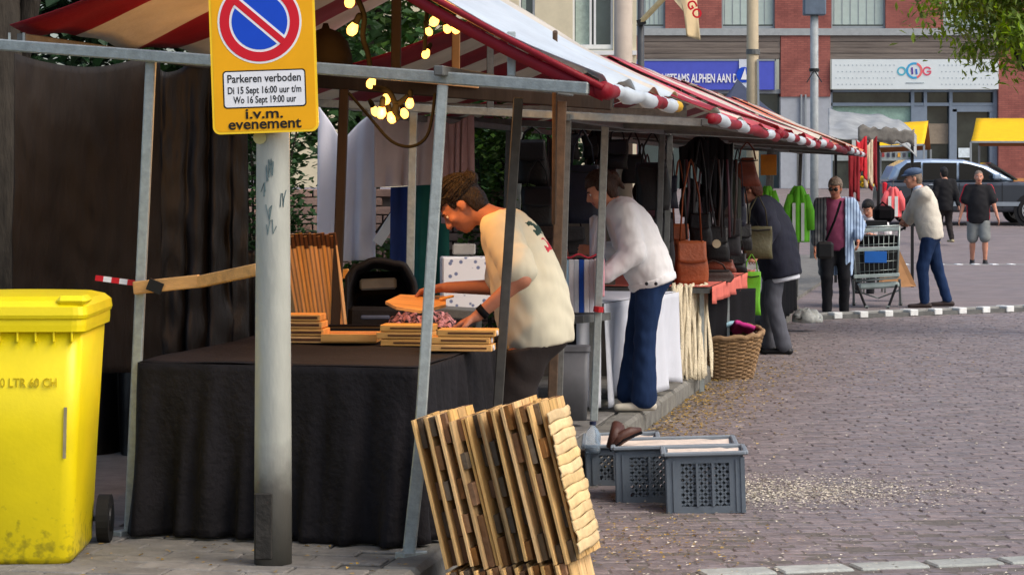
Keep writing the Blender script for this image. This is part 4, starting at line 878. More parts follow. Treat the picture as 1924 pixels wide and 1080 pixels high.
BG = [('tan leather bucket bag hanging lowest, beside the white jacket woman', 1298, 452, 535, 60, 18.6, 'tan', 300, dict(buckle=False, flap=True)),
      ('tan shoulder bag tucked behind the tan bucket bag', 1276, 420, 480, 36, 18.9, 'tan', 300, {}),
      ('flat chestnut bag lying on the salmon-covered table', 1350, 488, 512, 60, 19.6, 'brown', 470, dict(flap=False)),
      ('dark brown bag lying at the front of the salmon-covered table', 1340, 506, 530, 70, 19.2, 'dkbr', 490, dict(flap=False)),
      ('black bag with a round pale buckle, middle of the third stall', 1345, 425, 490, 46, 19.4, 'black', 290, dict(buckle=True)),
      ('charcoal bag with fringed straps right of the pale-buckle bag', 1372, 410, 480, 40, 19.9, 'char', 285, {}),
      ('olive leather handbag hanging in front of the navy-coated person', 1424, 425, 486, 54, 21.4, 'olive', 368, dict(flap=False)),
      ('chestnut gathered pouch hanging highest in front of the navy-coated person', 1404, 296, 350, 46, 21.2, 'brown', 268, dict(flap=False, sag=1.0)),
      ('black tote with wide straps, left side of the third stall', 1315, 400, 460, 40, 19.0, 'black', 262, {}),
      ('large black tote hanging high, right of the white jacket woman', 1226, 305, 395, 62, 17.4, 'black', 250, dict(flap=False, dep=.14)),
      ('large navy tote behind the white jacket woman', 1095, 310, 420, 64, 17.6, 'navy', 245, dict(flap=False, dep=.14)),
      ('tall black bag just right of the cream T-shirt, highest of its rail', 1000, 262, 345, 56, 17.8, 'black', 240, dict(dep=.14)),
      ('tall black bag hanging below another, right of the cream T-shirt', 1010, 350, 425, 60, 17.5, 'black', 300, dict(dep=.14)),
      ('black bag seen between the brown leg and the galvanised post', 1072, 250, 300, 30, 18.3, 'black', 236, {}),
      ('plum bag half hidden behind the brown stall leg', 1062, 345, 400, 34, 18.4, 'plum', 262, {}),
      ('dark brown bag low behind the stallholder and the brown leg', 1020, 420, 478, 50, 17.9, 'dkbr', 380, {}),
      ('charcoal bag behind the striped linen pack', 1075, 425, 478, 50, 18.1, 'char', 380, {}),
      ('charcoal bag low, right of the white jacket', 1245, 410, 500, 40, 18.0, 'char', 340, {}),
      ('plum bag between the white jacket and the grey leg', 1216, 385, 430, 36, 18.6, 'plum', 290, {}),
      ('black satchel hanging between the two totes', 1160, 262, 318, 40, 18.6, 'black', 240, {}),
      ('dark brown bag high behind the galvanised post', 1140, 300, 345, 30, 19.2, 'dkbr', 245, {}),
      ('navy bag left of the gathered pouch', 1386, 352, 425, 28, 20.6, 'navy', 280, {}),
      ('plum satchel in the middle of the third stall', 1332, 350, 398, 30, 20.6, 'plum', 275, {}),
      ('black pouch left of the olive handbag', 1398, 420, 470, 26, 20.9, 'black', 350, {})]
BG += [('small black bag high on the rail, left of the galvanised post', 1108, 255, 296, 28, 19.0, 'black', 238, {}),
      ('black bag behind the galvanised post, under the rail', 1128, 352, 410, 40, 19.0, 'black', 300, {}), ('charcoal tote above the white jacket woman', 1190, 290, 345, 40, 18.9, 'char', 245, dict(flap=False)),
      ('dark brown pouch above the white jacket woman, right of the tote', 1206, 340, 380, 30, 19.3, 'dkbr', 270, {}), ('navy satchel right of the large black tote', 1256, 330, 392, 34, 18.6, 'navy', 262, {}),
      ('plum pouch low beside the tan bucket bag', 1258, 470, 520, 30, 18.9, 'plum', 420, {}), ('black sling bag in front of the left shawl', 1296, 352, 408, 34, 19.2, 'black', 290, {}), ('dark brown satchel under the right shawl', 1358, 378, 430, 34, 20.2, 'dkbr', 300, {}),
      ('charcoal pouch beneath the plum satchel', 1328, 432, 484, 34, 19.9, 'char', 380, {}), ('black clutch under the olive handbag', 1386, 476, 512, 34, 20.4, 'black', 440, {}), ('brown bag behind the striped linen pack, low', 1048, 440, 482, 36, 18.0, 'brown', 400, {})]
for (lab, px, y0, y1, w, D, c, ys, kw) in BG: bag(lab, px, y0, y1, w, D, c, ys, **kw)
bag('lime green plastic carrier bag hanging beside the navy-coated person', 1412, 510, 592, 34, 21.0, 'green', 478, 'carrier_bag', flap=False, grp=None, cat='carrier bag', dep=.05)
# black garments draped along the rails
def garment(label, x0, x1, y0, y1, D, seed, m=BLACK, w=.05):
    return tag(sheet(x0, x1, 0, 0, D, D+.2, seed, w, 4, 24, 20, topf=lambda u: y0+8*math.sin(u*5+seed)+14*abs(u-.5), botf=lambda u: y1+26*math.sin(u*7+seed)).build('garment', m, None, True, .004), label, 'garment', 'dark garments draped over the stall rails')
garment('black shawl hung over the rail, left half of the third stall', 1275, 1330, 262, 330, 18.9, 1)
garment('black shawl hung over the rail, right half of the third stall', 1325, 1378, 258, 390, 19.6, 4)
garment('black coat hanging behind the stallholder, beside green foliage', 940, 985, 262, 470, 18.9, 2)
garment('long charcoal scarf hanging in the second stall behind the brown leg', 1028, 1048, 255, 480, 18.8, 5, LE['char'])
garment('black coat hanging low behind the woman in white', 1080, 1140, 330, 500, 19.6, 6)
garment('dark green coat hung in the third stall', 1362, 1392, 330, 440, 20.2, 8, M('dark_green_wool', (34, 38, 30), .9, .3, 8))
# strap bundles between the bags
for k in range(16):
    px = [1285, 1290, 1296, 1302, 1310, 1318, 1338, 1350, 1358, 1366, 1376, 1384, 1250, 1262, 1100, 1120][k]; D = 18.8+.1*(k % 7)
    c = [LE['black'], LE['plum'], LE['char'], LE['dkbr']][k % 4]
    tag(MB().tube([P(px, 300, D), P(px+rf(-6, 6), 360, D-.03), P(px+rf(-10, 10), 420+rf(0, 40), D)], .014, 5, sq=.4).build('belt', c, None, True), 'narrow dark belt or strap dangling in the %s' % ('third stall' if px > 1270 else ('gap beside the grey leg' if px > 1200 else 'second stall')), 'belt', 'dark belts dangling among the bags')
# fourth and fifth stall: hi-vis jackets, red clothes, tables
HV = M('lime_hi_vis', (104, 190, 44), .8, .15, 8, .1, 50, transl=.1); HV2 = M('pink_hi_vis', (246, 110, 112), .8, .12, 8, transl=.1); SILV = M('reflective_tape', (212, 216, 210), .4, .1, 8)
def jacket(label, px, y0, y1, wpx, D, m, tape=True):
    r = thing('hanging_jacket', label, 'jacket', P(px, y1, D), group='bright jackets on hangers')
    def fn(u, v):
        a = (u-.5)*2; hw = wpx/2*(.25+.75*min(1, v*3)**.7)*(1-.12*v); y = y0+(y1-y0)*v
        return P(px+a*hw, y, D-.1*math.cos(a*1.4)+.02*math.sin(a*9))
    MB().grid(18, 18, fn).build('shell', m, r, True, .03)
    for s in (-1, 1): MB().tube([P(px+s*wpx*.26, y0+(y1-y0)*.16, D-.05), P(px+s*wpx*.46, y0+(y1-y0)*.45, D-.06), P(px+s*wpx*.5, y0+(y1-y0)*.78, D-.05)], [.05, .055, .045], 8).build('sleeve', m, r, True)
    if tape:
        for s in (-1, 1): MB().grid(2, 12, lambda u, v: P(px+s*wpx*.18+(u-.5)*6, y0+(y1-y0)*(.3+.68*v), D-.125)).build('reflective_band', SILV, r, False, .004)
    MB().tube([P(px, y0+2, D), P(px, y0-10, D), P(px+3, y0-14, D)], .006, 5).build('hanger_hook', GREYST, r)
jacket('lime green hi-vis jacket hung beside the plum-topped woman', 1500, 350, 455, 46, 26.6, HV)
jacket('lime green hi-vis jacket hung behind the navy-coated person', 1442, 350, 412, 28, 25.6, HV)
jacket('salmon-pink hi-vis jacket hung behind the trolley', 1678, 352, 408, 34, 34.0, HV2)
RC = [M('wine_red_cloth', (120, 20, 28), .9, .25, 8), M('bright_red_cloth', (186, 34, 44), .9, .25, 8), M('beige_cloth', (190, 172, 146), .9, .2, 8)]
for k, (x0, x1, y0, y1, c, lab) in enumerate(((1594, 1614, 285, 370, 0, 'wine-red garment hung at the end of the stall row, leftmost'), (1608, 1628, 262, 330, 1, 'bright red garment hung at the end of the stall row'), (1624, 1640, 268, 345, 2, 'beige garment hung at the end of the stall row'), (1634, 1648, 262, 350, 0, 'wine-red garment hung at the end of the stall row, rightmost'))):
    tag(sheet(x0, x1, 0, 0, 32.0+.3*k, 32.1+.3*k, k, .05, 3, 16, 14, topf=lambda u: y0+6*math.sin(u*5), botf=lambda u: y1+9*math.sin(u*8)).build('garment', RC[c], None, True, .01), lab, 'garment', 'red and beige garments at the end of the row')
t4 = thing('trestle_table', 'low table with white goods in the fourth stall, under the green jacket', 'table', R(15.5, -.3, .1))
c0, c1 = R(14.2, .1, .72), R(17.6, .1, .72); MB().prism([c0, c1, c1-N*1.1, c0-N*1.1], (0, 0, -.04)).build('top', M('white_laminate', (206, 206, 200), .6), t4)
MB().grid(20, 8, lambda u, v: R(14.2+3.3*u, .1+.02*math.sin(u*40)*v, .7-.55*v)).build('black_skirt', BLACK, t4, True, .004)
for k in range(9):
    p = R(14.5+.33*k, 0, .722); tag(MB().bbox(p+Vector((0, 0, .05)), (.12, .16, .1), .015, Matrix.Rotation(k*.4, 3, 'Z')).build('folded_pack', [WHITEC, RC[2], GREYBIN][k % 3], None), 'small folded pack on the fourth stall table', 'pack', 'folded packs on the fourth stall table')
gb = thing('grey_sack', 'grey plastic sack slumped on the ground by the plum-topped woman', 'sack', G(1520, 604, .1)); 
f_ = MB().ball(G(1520, 606, .1)+Vector((0, .1, .03)), (.16, .2, .11), 14); f_.v = [(x+.025*wob(x*40, y*34, z*50)+.012*wob(x*90, y*80, z*90), y+.02*wob(z*60, x*50, y*30), max(.1, z+.03*wob(x*38, z*42, y*29)+.014*wob(x*95, y*90, z*70))) for x, y, z in f_.v]; f_.build('sack', M('grey_polythene', (176, 178, 172), .5, .25, 8, .6, 20), gb, True)
ys_ = thing('yellow_notice', 'mustard-yellow notice hanging in the fourth stall', 'notice', P(1444, 330, 25.5)); MB().bbox(P(1444, 310, 25.5), (.17, .02, .22), .004).build('board', M('mustard_card', (170, 110, 30), .7, .2, 8), ys_)
yf = thing('yellow_flowers', 'bunch of yellow flowers above the seated seller', 'flowers', P(1622, 352, 33.2)); random.seed(2)
for k in range(14): MB().ball(P(1624+rf(-14, 14), 342+rf(-9, 7), 33.2+rf(-.08, .08)), .035, 5).build('bloom', M('yellow_petal', (226, 186, 30), .8, .2, 20), yf, True)
# cardboard sheet and shopping trolley
cbd = thing('cardboard_sheet', 'brown cardboard sheet leaning behind the trolley', 'cardboard', P(1700, 540, 30.6))
MB().prism([P(1690, 470, 30.9), P(1722, 538, 30.5), P(1650, 542, 30.5), P(1655, 510, 30.8)], (0, .02, 0)).build('sheet', M('brown_cardboard', (160, 118, 78), .85, .15, 8), cbd)
CH = M('trolley_chrome', (150, 160, 158), .35, .15, 8, metal=.6); tw = thing('shopping_trolley', 'wire shopping trolley loaded with black crates, pushed by the man in the cap', 'trolley', G(1646, 589, .06))
Dt = 29.0
def TP(px, py, d=0): return P(px, py, Dt+d)
fr_ = [(1602, 428), (1690, 424), (1686, 522), (1608, 528)]
for d, nm in ((0, 'front_grid'), (.75, 'rear_grid')):
    mb = MB()
    for i in range(4): mb.tube([TP(*fr_[i], d), TP(*fr_[(i+1) % 4], d)], .014, 6)
    for k in range(1, 9): mb.tube([TP(1602+88*k/9, 428-4*k/9, d), TP(1608+78*k/9, 528-6*k/9, d)], .0045, 4)
    for k in range(1, 6): mb.tube([TP(1602+6*k/6, 428+100*k/6, d), TP(1690-4*k/6, 424+98*k/6, d)], .0045, 4)
    mb.build(nm, CH, tw, True)
for s, (a, b) in enumerate((((1602, 428), (1608, 528)), ((1690, 424), (1686, 522)))):
    mb = MB()
    for k in range(7):
        x, y = a[0]+(b[0]-a[0])*k/6, a[1]+(b[1]-a[1])*k/6; mb.tube([TP(x, y), TP(x, y, .75)], .008 if k in (0, 6) else .0045, 4)
    mb.build('side_grid', CH, tw, True)
for y in (432, 468, 518): MB().bar(TP(1604, y+2, -.03), TP(1690, y-2, -.03), .03, .045, bev=.006).build('cross_band', M('trolley_grey_band', (150, 164, 162), .45), tw)
MB().bbox(TP(1645, 483, -.04), (.27, .012, .14), .004).build('blue_panel', M('trolley_blue', (30, 96, 176), .4, .08, 8), tw)
MB().bar(TP(1612, 538, .1), TP(1688, 534, .1), .2, .07, bev=.02).build('lower_tray', MATS['trolley_grey_band'], tw)
for (x0, y0, x1, y1, d) in ((1610, 535, 1628, 580, -.05), (1685, 535, 1668, 580, -.05), (1604, 525, 1604, 574, .6), (1690, 525, 1692, 574, .6)):
    MB().tube([TP(x0, y0, d*.5), TP(x1, y1, d)], .016, 6).build('leg', BLACKP if d < 0 else CH, tw)
    w_ = MB().lathe(TP(x1, y1+3, d), [(.05, -.014), (.05, .014)], 14, rot('Y', 90) if 1 else None).build('castor', BLACKP, tw); MB().bar(TP(x1, y1-6, d), TP(x1, y1+2, d), .04, .05).build('fork', CH, w_)
MB().tube([TP(1604, 545, .5), TP(1650, 560, .5), TP(1690, 545, .5)], .01, 5).build('bottom_rail', CH, tw)
MB().tube([TP(1692, 432, .35), TP(1700, 428, .3), TP(1700, 430, .8)], .016, 6).build('push_handle', M('trolley_handle', (30, 34, 36), .5), tw)
bc = thing('black_crate', 'flat black folding crate on top of the trolley', 'crate', TP(1620, 428, .3)); MB().bbox(TP(1632, 419, .3), (.4, .4, .07), .01).build('box', BLACKP, bc); MB().bar(TP(1624, 414, .08), TP(1624, 426, .08), .03, .01).build('latch', SW, bc)
bc2 = thing('black_bag', 'black bag heaped on the right of the trolley top', 'bag', TP(1660, 424, .3)); MB().bbox(TP(1660, 402, .3), (.24, .3, .2), .05).build('body', BLACK, bc2); MB().tube([TP(1648, 390, .25), TP(1658, 380, .25), TP(1670, 390, .25)], .012, 5).build('strap', BLACK, bc2)

for k, (a0, a1, z0, z1, lab) in enumerate(((8.2, 12.2, 1.7, .3, 'black curtain closing the back of the third stall'),)):
    tag(MB().grid(60, 12, lambda u, v: R(a0+(a1-a0)*u, -1.32+.04*math.sin(u*50+v*2), z0+.05*math.sin(u*14)+(z1-z0)*v)).build('curtain', BLACK, None, True, .004), lab, 'curtain')
bc3 = thing('black_crate', 'black crates packed inside the wire trolley', 'crate', TP(1645, 520, .35)); MB().bbox(TP(1645, 490, .38), (.48, .6, .3), .02).build('lower_box', BLACKP, bc3); MB().bbox(TP(1645, 452, .38), (.5, .6, .13), .02).build('upper_box', BLACK, bc3)

garment('black cardigan between the tan bucket bag and the pale-buckle bag', 1292, 1330, 335, 455, 19.5, 11)
garment('long black scarf right of the pale-buckle bag', 1345, 1385, 300, 430, 20.4, 12)
garment('black skirt low behind the white jacket woman, by the grey leg', 1226, 1264, 400, 520, 18.4, 13)
garment('black scarf high behind the galvanised post', 1098, 1136, 245, 330, 19.4, 14)
# ------------------------------------------------------------------ people: smooth bodies grown from tapered limbs
def _v(p): return np.array(p, float)
class Field:
    """smooth union of tapered capsules and ellipsoids, meshed with surface nets"""
    def __init__(s, k=.03): s.pr = []; s.k = k; s.cut = []
    def cap(s, a, b, ra, rb, k=None): s.pr.append(('c', _v(a), _v(b), ra, rb, k)); return s
    def ell(s, c, r, rm=None, k=None): s.pr.append(('e', _v(c), _v(r), np.array(rm) if rm is not None else np.eye(3), 0, k)); return s
    def sub(s, fn): s.cut.append(fn); return s
    def mesh(s, h):
        lo = np.full(3, 1e9); hi = np.full(3, -1e9); bb = []
        for q in s.pr:
            if q[0] == 'c': r = max(q[3], q[4]); l_, h_ = np.minimum(q[1], q[2])-r, np.maximum(q[1], q[2])+r
            else: r = max(q[2]); l_, h_ = q[1]-r, q[1]+r
            bb.append((l_, h_)); lo = np.minimum(lo, l_); hi = np.maximum(hi, h_)
        lo -= 3*h; hi += 3*h; n = np.ceil((hi-lo)/h).astype(int)+1; f = np.full(n, .2)
        ax = [lo[i]+h*np.arange(n[i]) for i in range(3)]
        for q, (l_, h_) in zip(s.pr, bb):
            k = q[5] if q[5] is not None else s.k; pad = k+2.5*h
            i0 = np.maximum(0, np.floor((l_-pad-lo)/h).astype(int)); i1 = np.minimum(n, np.ceil((h_+pad-lo)/h).astype(int)+1)
            X, Y, Z = np.meshgrid(*[ax[i][i0[i]:i1[i]] for i in range(3)], indexing='ij'); p = np.stack((X, Y, Z), -1)
            if q[0] == 'c':
                ba = q[2]-q[1]; t = np.clip(((p-q[1]) @ ba)/max(1e-9, ba @ ba), 0, 1); d = np.linalg.norm(p-q[1]-t[..., None]*ba, axis=-1)-(q[3]+t*(q[4]-q[3]))
            else:
                w = (p-q[1]) @ q[3]; k0 = np.linalg.norm(w/q[2], axis=-1); k1 = np.linalg.norm(w/q[2]**2, axis=-1)+1e-9; d = k0*(k0-1)/k1
            sl_ = tuple(slice(i0[i], i1[i]) for i in range(3)); g = f[sl_]; hh = np.clip(.5+.5*(g-d)/k, 0, 1); f[sl_] = g*(1-hh)+d*hh-k*hh*(1-hh)
        if s.cut:
            X, Y, Z = np.meshgrid(*ax, indexing='ij'); p = np.stack((X, Y, Z), -1)
            for fn in s.cut: f = np.maximum(f, fn(p))
        ins = f < 0; c = np.zeros(n-1, int); acc = np.zeros((*(n-1), 3)); cntr = np.zeros(n-1)
        def sl3(o, d=1): return tuple(slice(o[i], n[i]-1+o[i]) for i in range(3))
        offs = [(i, j, k) for i in (0, 1) for j in (0, 1) for k in (0, 1)]
        for a in offs:
            for d in range(3):
                if a[d]: continue
                b = list(a); b[d] = 1; fa, fb = f[sl3(a)], f[sl3(b)]; cr = (fa < 0) != (fb < 0)
                t = np.where(cr, fa/np.where(cr, fa-fb, 1), 0)
                for e in range(3): acc[..., e] += cr*(a[e]+(t if e == d else 0))
                cntr += cr
        act = cntr > 0; idx = -np.ones(n-1, int); idx[act] = np.arange(act.sum()); cells = np.argwhere(act)
        V = (cells+acc[act]/cntr[act][:, None])*h+lo; F = []
        for d in range(3):
            e = [0, 0, 0]; e[d] = 1; o1, o2 = (d+1) % 3, (d+2) % 3
            sA = [slice(0, n[i]-1) for i in range(3)]; 
            core = [slice(1, n[i]-1) for i in range(3)]; core[d] = slice(0, n[d]-1); up = list(core); up[d] = slice(1, n[d])
            fa, fb = f[tuple(core)], f[tuple(up)]; cr = np.argwhere((fa < 0) != (fb < 0))
            if len(cr) == 0: continue
            pos = cr.copy()
            for i in range(3):
                if i != d: pos[:, i] += 1
            sg_ = fa[tuple(cr.T)] < 0
            def cell(da, db):
                q_ = pos.copy(); q_[:, o1] += da; q_[:, o2] += db; return idx[tuple(q_.T)]
            quad = np.stack((cell(-1, -1), cell(0, -1), cell(0, 0), cell(-1, 0)), -1); quad[~sg_] = quad[~sg_][:, ::-1]; F.append(quad)
        return V, np.concatenate(F)
def relax(V, F, it=1):
    for _ in range(it):
        acc = np.zeros_like(V); c = np.zeros(len(V))
        for k in range(4):
            a, b = F[:, k], F[:, (k+1) % 4]; np.add.at(acc, a, V[b]); np.add.at(acc, b, V[a]); np.add.at(c, a, 1); np.add.at(c, b, 1)
        V = V*.5+.5*acc/np.maximum(c, 1)[:, None]
    return V
def normals(V, F):
    n = np.cross(V[F[:, 2]]-V[F[:, 0]], V[F[:, 3]]-V[F[:, 1]]); o = np.zeros_like(V)
    for k in range(4): np.add.at(o, F[:, k], n)
    return o/np.maximum(1e-9, np.linalg.norm(o, axis=1))[:, None]
def wrinkle(V, F, amp, sc, seed):
    n = normals(V, F); x, y, z = V.T*sc
    w = np.sin(x*1.4+1.7*np.sin(z*.8+seed)+y*1.1+seed)+np.sin(z*2.2+2.2*np.sin(x*.9+y*1.2)+seed*2+x*.8)+np.sin(y*1.9+1.5*np.sin(z*1.2+x)+z*.9+seed)
    return V+n*(w*amp/3)[:, None]
def fbuild(fld, name, mat, parent, h, it=1, wr=None, label=None, slots=None):
    V, F = fld.mesh(h) if isinstance(fld, Field) else fld
    V = relax(V, F, it)
    if wr: V = wrinkle(V, F, *wr)
    me = bpy.data.meshes.new(name); me.vertices.add(len(V)); me.vertices.foreach_set('co', V.ravel())
    me.loops.add(4*len(F)); me.loops.foreach_set('vertex_index', F.ravel().astype(np.int32)); me.polygons.add(len(F))
    me.polygons.foreach_set('loop_start', np.arange(0, 4*len(F), 4, dtype=np.int32)); me.polygons.foreach_set('loop_total', np.full(len(F), 4, np.int32))
    mats = mat if isinstance(mat, (list, tuple)) else [mat]
    for m in mats: me.materials.append(m)
    if slots is not None: me.polygons.foreach_set('material_index', slots(V[F].mean(1)).astype(np.int32))
    me.polygons.foreach_set('use_smooth', np.ones(len(F), bool)); me.update(calc_edges=True); me.validate()
    o = bpy.data.objects.new(name, me); col_link(o); o.parent = parent
    if label: o['label'] = label
    return o
def ik(a, b, l1, l2, pole):
    a, b, pole = Vector(a), Vector(b), Vector(pole); d = b-a; L = min(d.length, (l1+l2)*.999); d.normalize(); b = a+d*L
    x = (l1*l1-l2*l2+L*L)/(2*L); hgt = math.sqrt(max(0, l1*l1-x*x)); pole = (pole-d*pole.dot(d))
    pole = pole.normalized() if pole.length > 1e-6 else d.orthogonal().normalized()
    return a+d*x+pole*hgt, b
def skeleton(H=1.75, lean=0, hipz=None, sway=(0, 0), twist=0, handL=None, handR=None, footL=(-.1, 0), footR=(.1, 0), headpitch=0, headyaw=0, footz=(0, 0), stoop=0, shoulder=1.0, neckf=0, elbowL=None, elbowR=None):
    """local frame: x to the person's right, y forward, z up; feet around the origin"""
    k = H/1.75; j = {'k': k}; hz = hipz if hipz else .93*k
    pel = Vector((sway[0], sway[1], hz)); le = math.radians(lean); st = math.radians(stoop)
    up = Vector((0, math.sin(le), math.cos(le))); fw = Vector((0, math.cos(le), -math.sin(le)))
    up2 = Vector((0, math.sin(le+st), math.cos(le+st))); fw2 = Vector((0, math.cos(le+st), -math.sin(le+st)))
    tw = math.radians(twist); rt = Vector((math.cos(tw), math.sin(tw), 0))
    mid = pel+up*.24*k; chest = mid+up2*.16*k; nb = chest+up2*.12*k; j.update(pel=pel, mid=mid, chest=chest, nb=nb, up=up, fw=fw, up2=up2, fw2=fw2, rt=rt)
    hp = math.radians(headpitch); hu = Vector((0, math.sin(hp), math.cos(hp))); hf = Vector((0, math.cos(hp), -math.sin(hp)))
    hy = math.radians(headyaw); hf = Vector((-math.sin(hy)*hf.y, math.cos(hy)*hf.y, hf.z)); hr = hf.cross(hu).normalized(); hf = hu.cross(hr).normalized()
    neck = nb+up2*.05*k+fw2*(.03+neckf)*k; head = neck+hu*.115*k+hf*.03*k; j.update(neck=neck, head=head, hu=hu, hf=hf, hr=hr)
    for s, nm, hand, el in ((-1, 'L', handL, elbowL), (1, 'R', handR, elbowR)):
        sh = chest+up2*.075*k+rt*s*.175*k*shoulder; hip = pel+Vector((rt.x, rt.y, 0))*s*.09*k
        ht = Vector(hand) if hand is not None else sh+Vector((s*.06, .06, -.55))*k
        e, w = ik(sh, ht, .29*k, .26*k, Vector(el) if el is not None else Vector((s*.5, -1, -.2)))
        fx, fy = (footL if s < 0 else footR)[:2]; fz = footz[0 if s < 0 else 1]; an_ = Vector((fx, fy, .085*k+fz))
        kn, an_ = ik(hip, an_, .44*k, .42*k, Vector((s*.12, 1, 0)))
        j.update({'sh'+nm: sh, 'el'+nm: e, 'wr'+nm: w, 'hip'+nm: hip, 'kn'+nm: kn, 'an'+nm: an_})
    return j
def hand(f, w, d, pn, k, s, curl=.5, spread=.5):
    """palm and five fingers from the wrist w along d with palm normal pn; s = +1 puts the thumb on d x pn"""
    d = Vector(d).normalized(); pn = Vector(pn); pn = (pn-d*pn.dot(d)).normalized(); x = d.cross(pn)*s
    w = Vector(w); pc = w+d*.05*k
    for u in (-.026, -.009, .009, .026): f.cap(w+d*.01*k+x*u*.6*k, w+d*.085*k+x*u*k, .016*k, .013*k, .012)
    for i, (u, ln) in enumerate(((.029, .068), (.0105, .078), (-.009, .072), (-.028, .056))):
        b = w+d*.088*k+x*u*k; dd = (d+x*u*4*spread).normalized(); p1 = b+dd*ln*.5*k+pn*ln*.18*curl*k; p2 = p1+(dd*(1-.45*curl)+pn*curl).normalized()*ln*.55*k
        f.cap(b, p1, .0105*k, .0095*k, .004); f.cap(p1, p2, .0095*k, .008*k, .004)
    b = w+d*.03*k+x*.026*k; p1 = b+(d*.6+x*.8+pn*.3).normalized()*.045*k; f.cap(b, p1, .015*k, .0115*k, .008); f.cap(p1, p1+(d*.9+x*.3+pn*.3).normalized()*.035*k, .0115*k, .009*k, .004)
def head_field(f, j, kf=.012):
    k = j['k']; h, u, fw, r = j['head'], j['hu'], j['hf'], j['hr']; rm = np.array(Matrix((r, fw, u)).transposed())
    def q(x, y, z): return h+r*x*k+fw*y*k+u*z*k
    f.ell(q(0, -.012, .035), (.074*k, .094*k, .088*k), rm, .02); f.ell(q(0, .028, -.035), (.058*k, .066*k, .078*k), rm, .03); f.ell(q(0, .062, -.092), (.026*k, .024*k, .02*k), rm, .025)
    f.cap(q(0, .088, .012), q(0, .112, -.026), .010*k, .0145*k, .012); f.ell(q(-.013, .1, -.03), (.010*k, .011*k, .008*k), rm, .008); f.ell(q(.013, .1, -.03), (.010*k, .011*k, .008*k), rm, .008)
    f.cap(q(-.034, .078, .024), q(.034, .078, .024), .011*k, .011*k, .014)
    for s in (-1, 1): f.ell(q(s*.042, .066, -.022), (.022*k, .02*k, .02*k), rm, .018)
    f.cap(q(-.018, .089, -.056), q(.018, .089, -.056), .0075*k, .0075*k, .008); f.cap(q(-.015, .087, -.067), q(.015, .087, -.067), .008*k, .008*k, .008)
    for s in (-1, 1): f.ell(q(s*.077, -.012, -.005), (.010*k, .021*k, .034*k), rm, .006); f.ell(q(s*.072, .0, -.028), (.008*k, .012*k, .012*k), rm, .006)
    for s in (-1, 1):
        c = np.array(q(s*.031, .092, .006)); f.sub(lambda p, c=c: .015*k-np.linalg.norm((p-c)/np.array((1.25, 1.0, .8)), axis=-1))
def body_field(j, fat=1.0, hands=True, hdir=None, far=False):
    k = j['k']; f = Field(.03); rm = np.array(Matrix((j['rt'], j['fw'], j['up'])).transposed()); rm2 = np.array(Matrix((j['rt'], j['fw2'], j['up2'])).transposed())
    f.ell(j['pel'], (.155*k*fat, .11*k*fat, .13*k), rm, .05); f.ell(j['mid']-j['up']*.04*k, (.14*k*fat, .105*k*fat, .16*k), rm, .06); f.ell(j['chest']-j['up2']*.03*k, (.155*k, .11*k, .19*k), rm2, .06)
    f.cap(j['shL'], j['shR'], .058*k, .058*k, .05); f.cap(j['nb']-j['up2']*.02*k, j['neck']+j['hu']*.05*k, .06*k, .052*k, .03)
    head_field(f, j)
    for s, n_ in ((-1, 'L'), (1, 'R')):
        f.cap(j['sh'+n_], j['el'+n_], .05*k, .04*k); f.cap(j['el'+n_], j['wr'+n_], .041*k, .026*k)
        f.cap(j['hip'+n_]+Vector((0, 0, .02)), j['kn'+n_], .085*k, .055*k, .05); f.cap(j['kn'+n_], j['an'+n_], .055*k, .037*k); f.cap(j['kn'+n_]*.7+j['an'+n_]*.3+Vector((0, -.015*k, 0)), j['kn'+n_]*.45+j['an'+n_]*.55, .05*k, .038*k)
        d = (j['wr'+n_]-j['el'+n_]).normalized(); hd = (hdir or {}).get(n_)
        if hd: d2, pn, cu = Vector(hd[0]), Vector(hd[1]), hd[2]
        else: d2, pn, cu = d, Vector((-s, .2, 0)), .6
        hand(f, j['wr'+n_], d2, pn, k, 1 if (d2.cross(pn)).y >= 0 else -1, cu)
    return f
def foot_field(an_, ydir, k, h=.0, L=.26):
    f = Field(.02); an_ = Vector(an_); y = Vector((ydir[0], ydir[1], 0)).normalized(); x = Vector((y.y, -y.x, 0)); b = an_-Vector((0, 0, .055*k))
    heel = b-y*.055*k; toe = b+y*(L-.075)*k
    for u in (-.018, .018): f.cap(heel+x*u*k*.7, toe+x*u*k*1.2-Vector((0, 0, .006*k)), .034*k, .026*k)
    f.cap(an_+Vector((0, 0, .01)), b+y*.03*k, .044*k, .04*k); z0 = b.z-.03*k
    f.sub(lambda p: (z0-p[..., 2]))
    return f
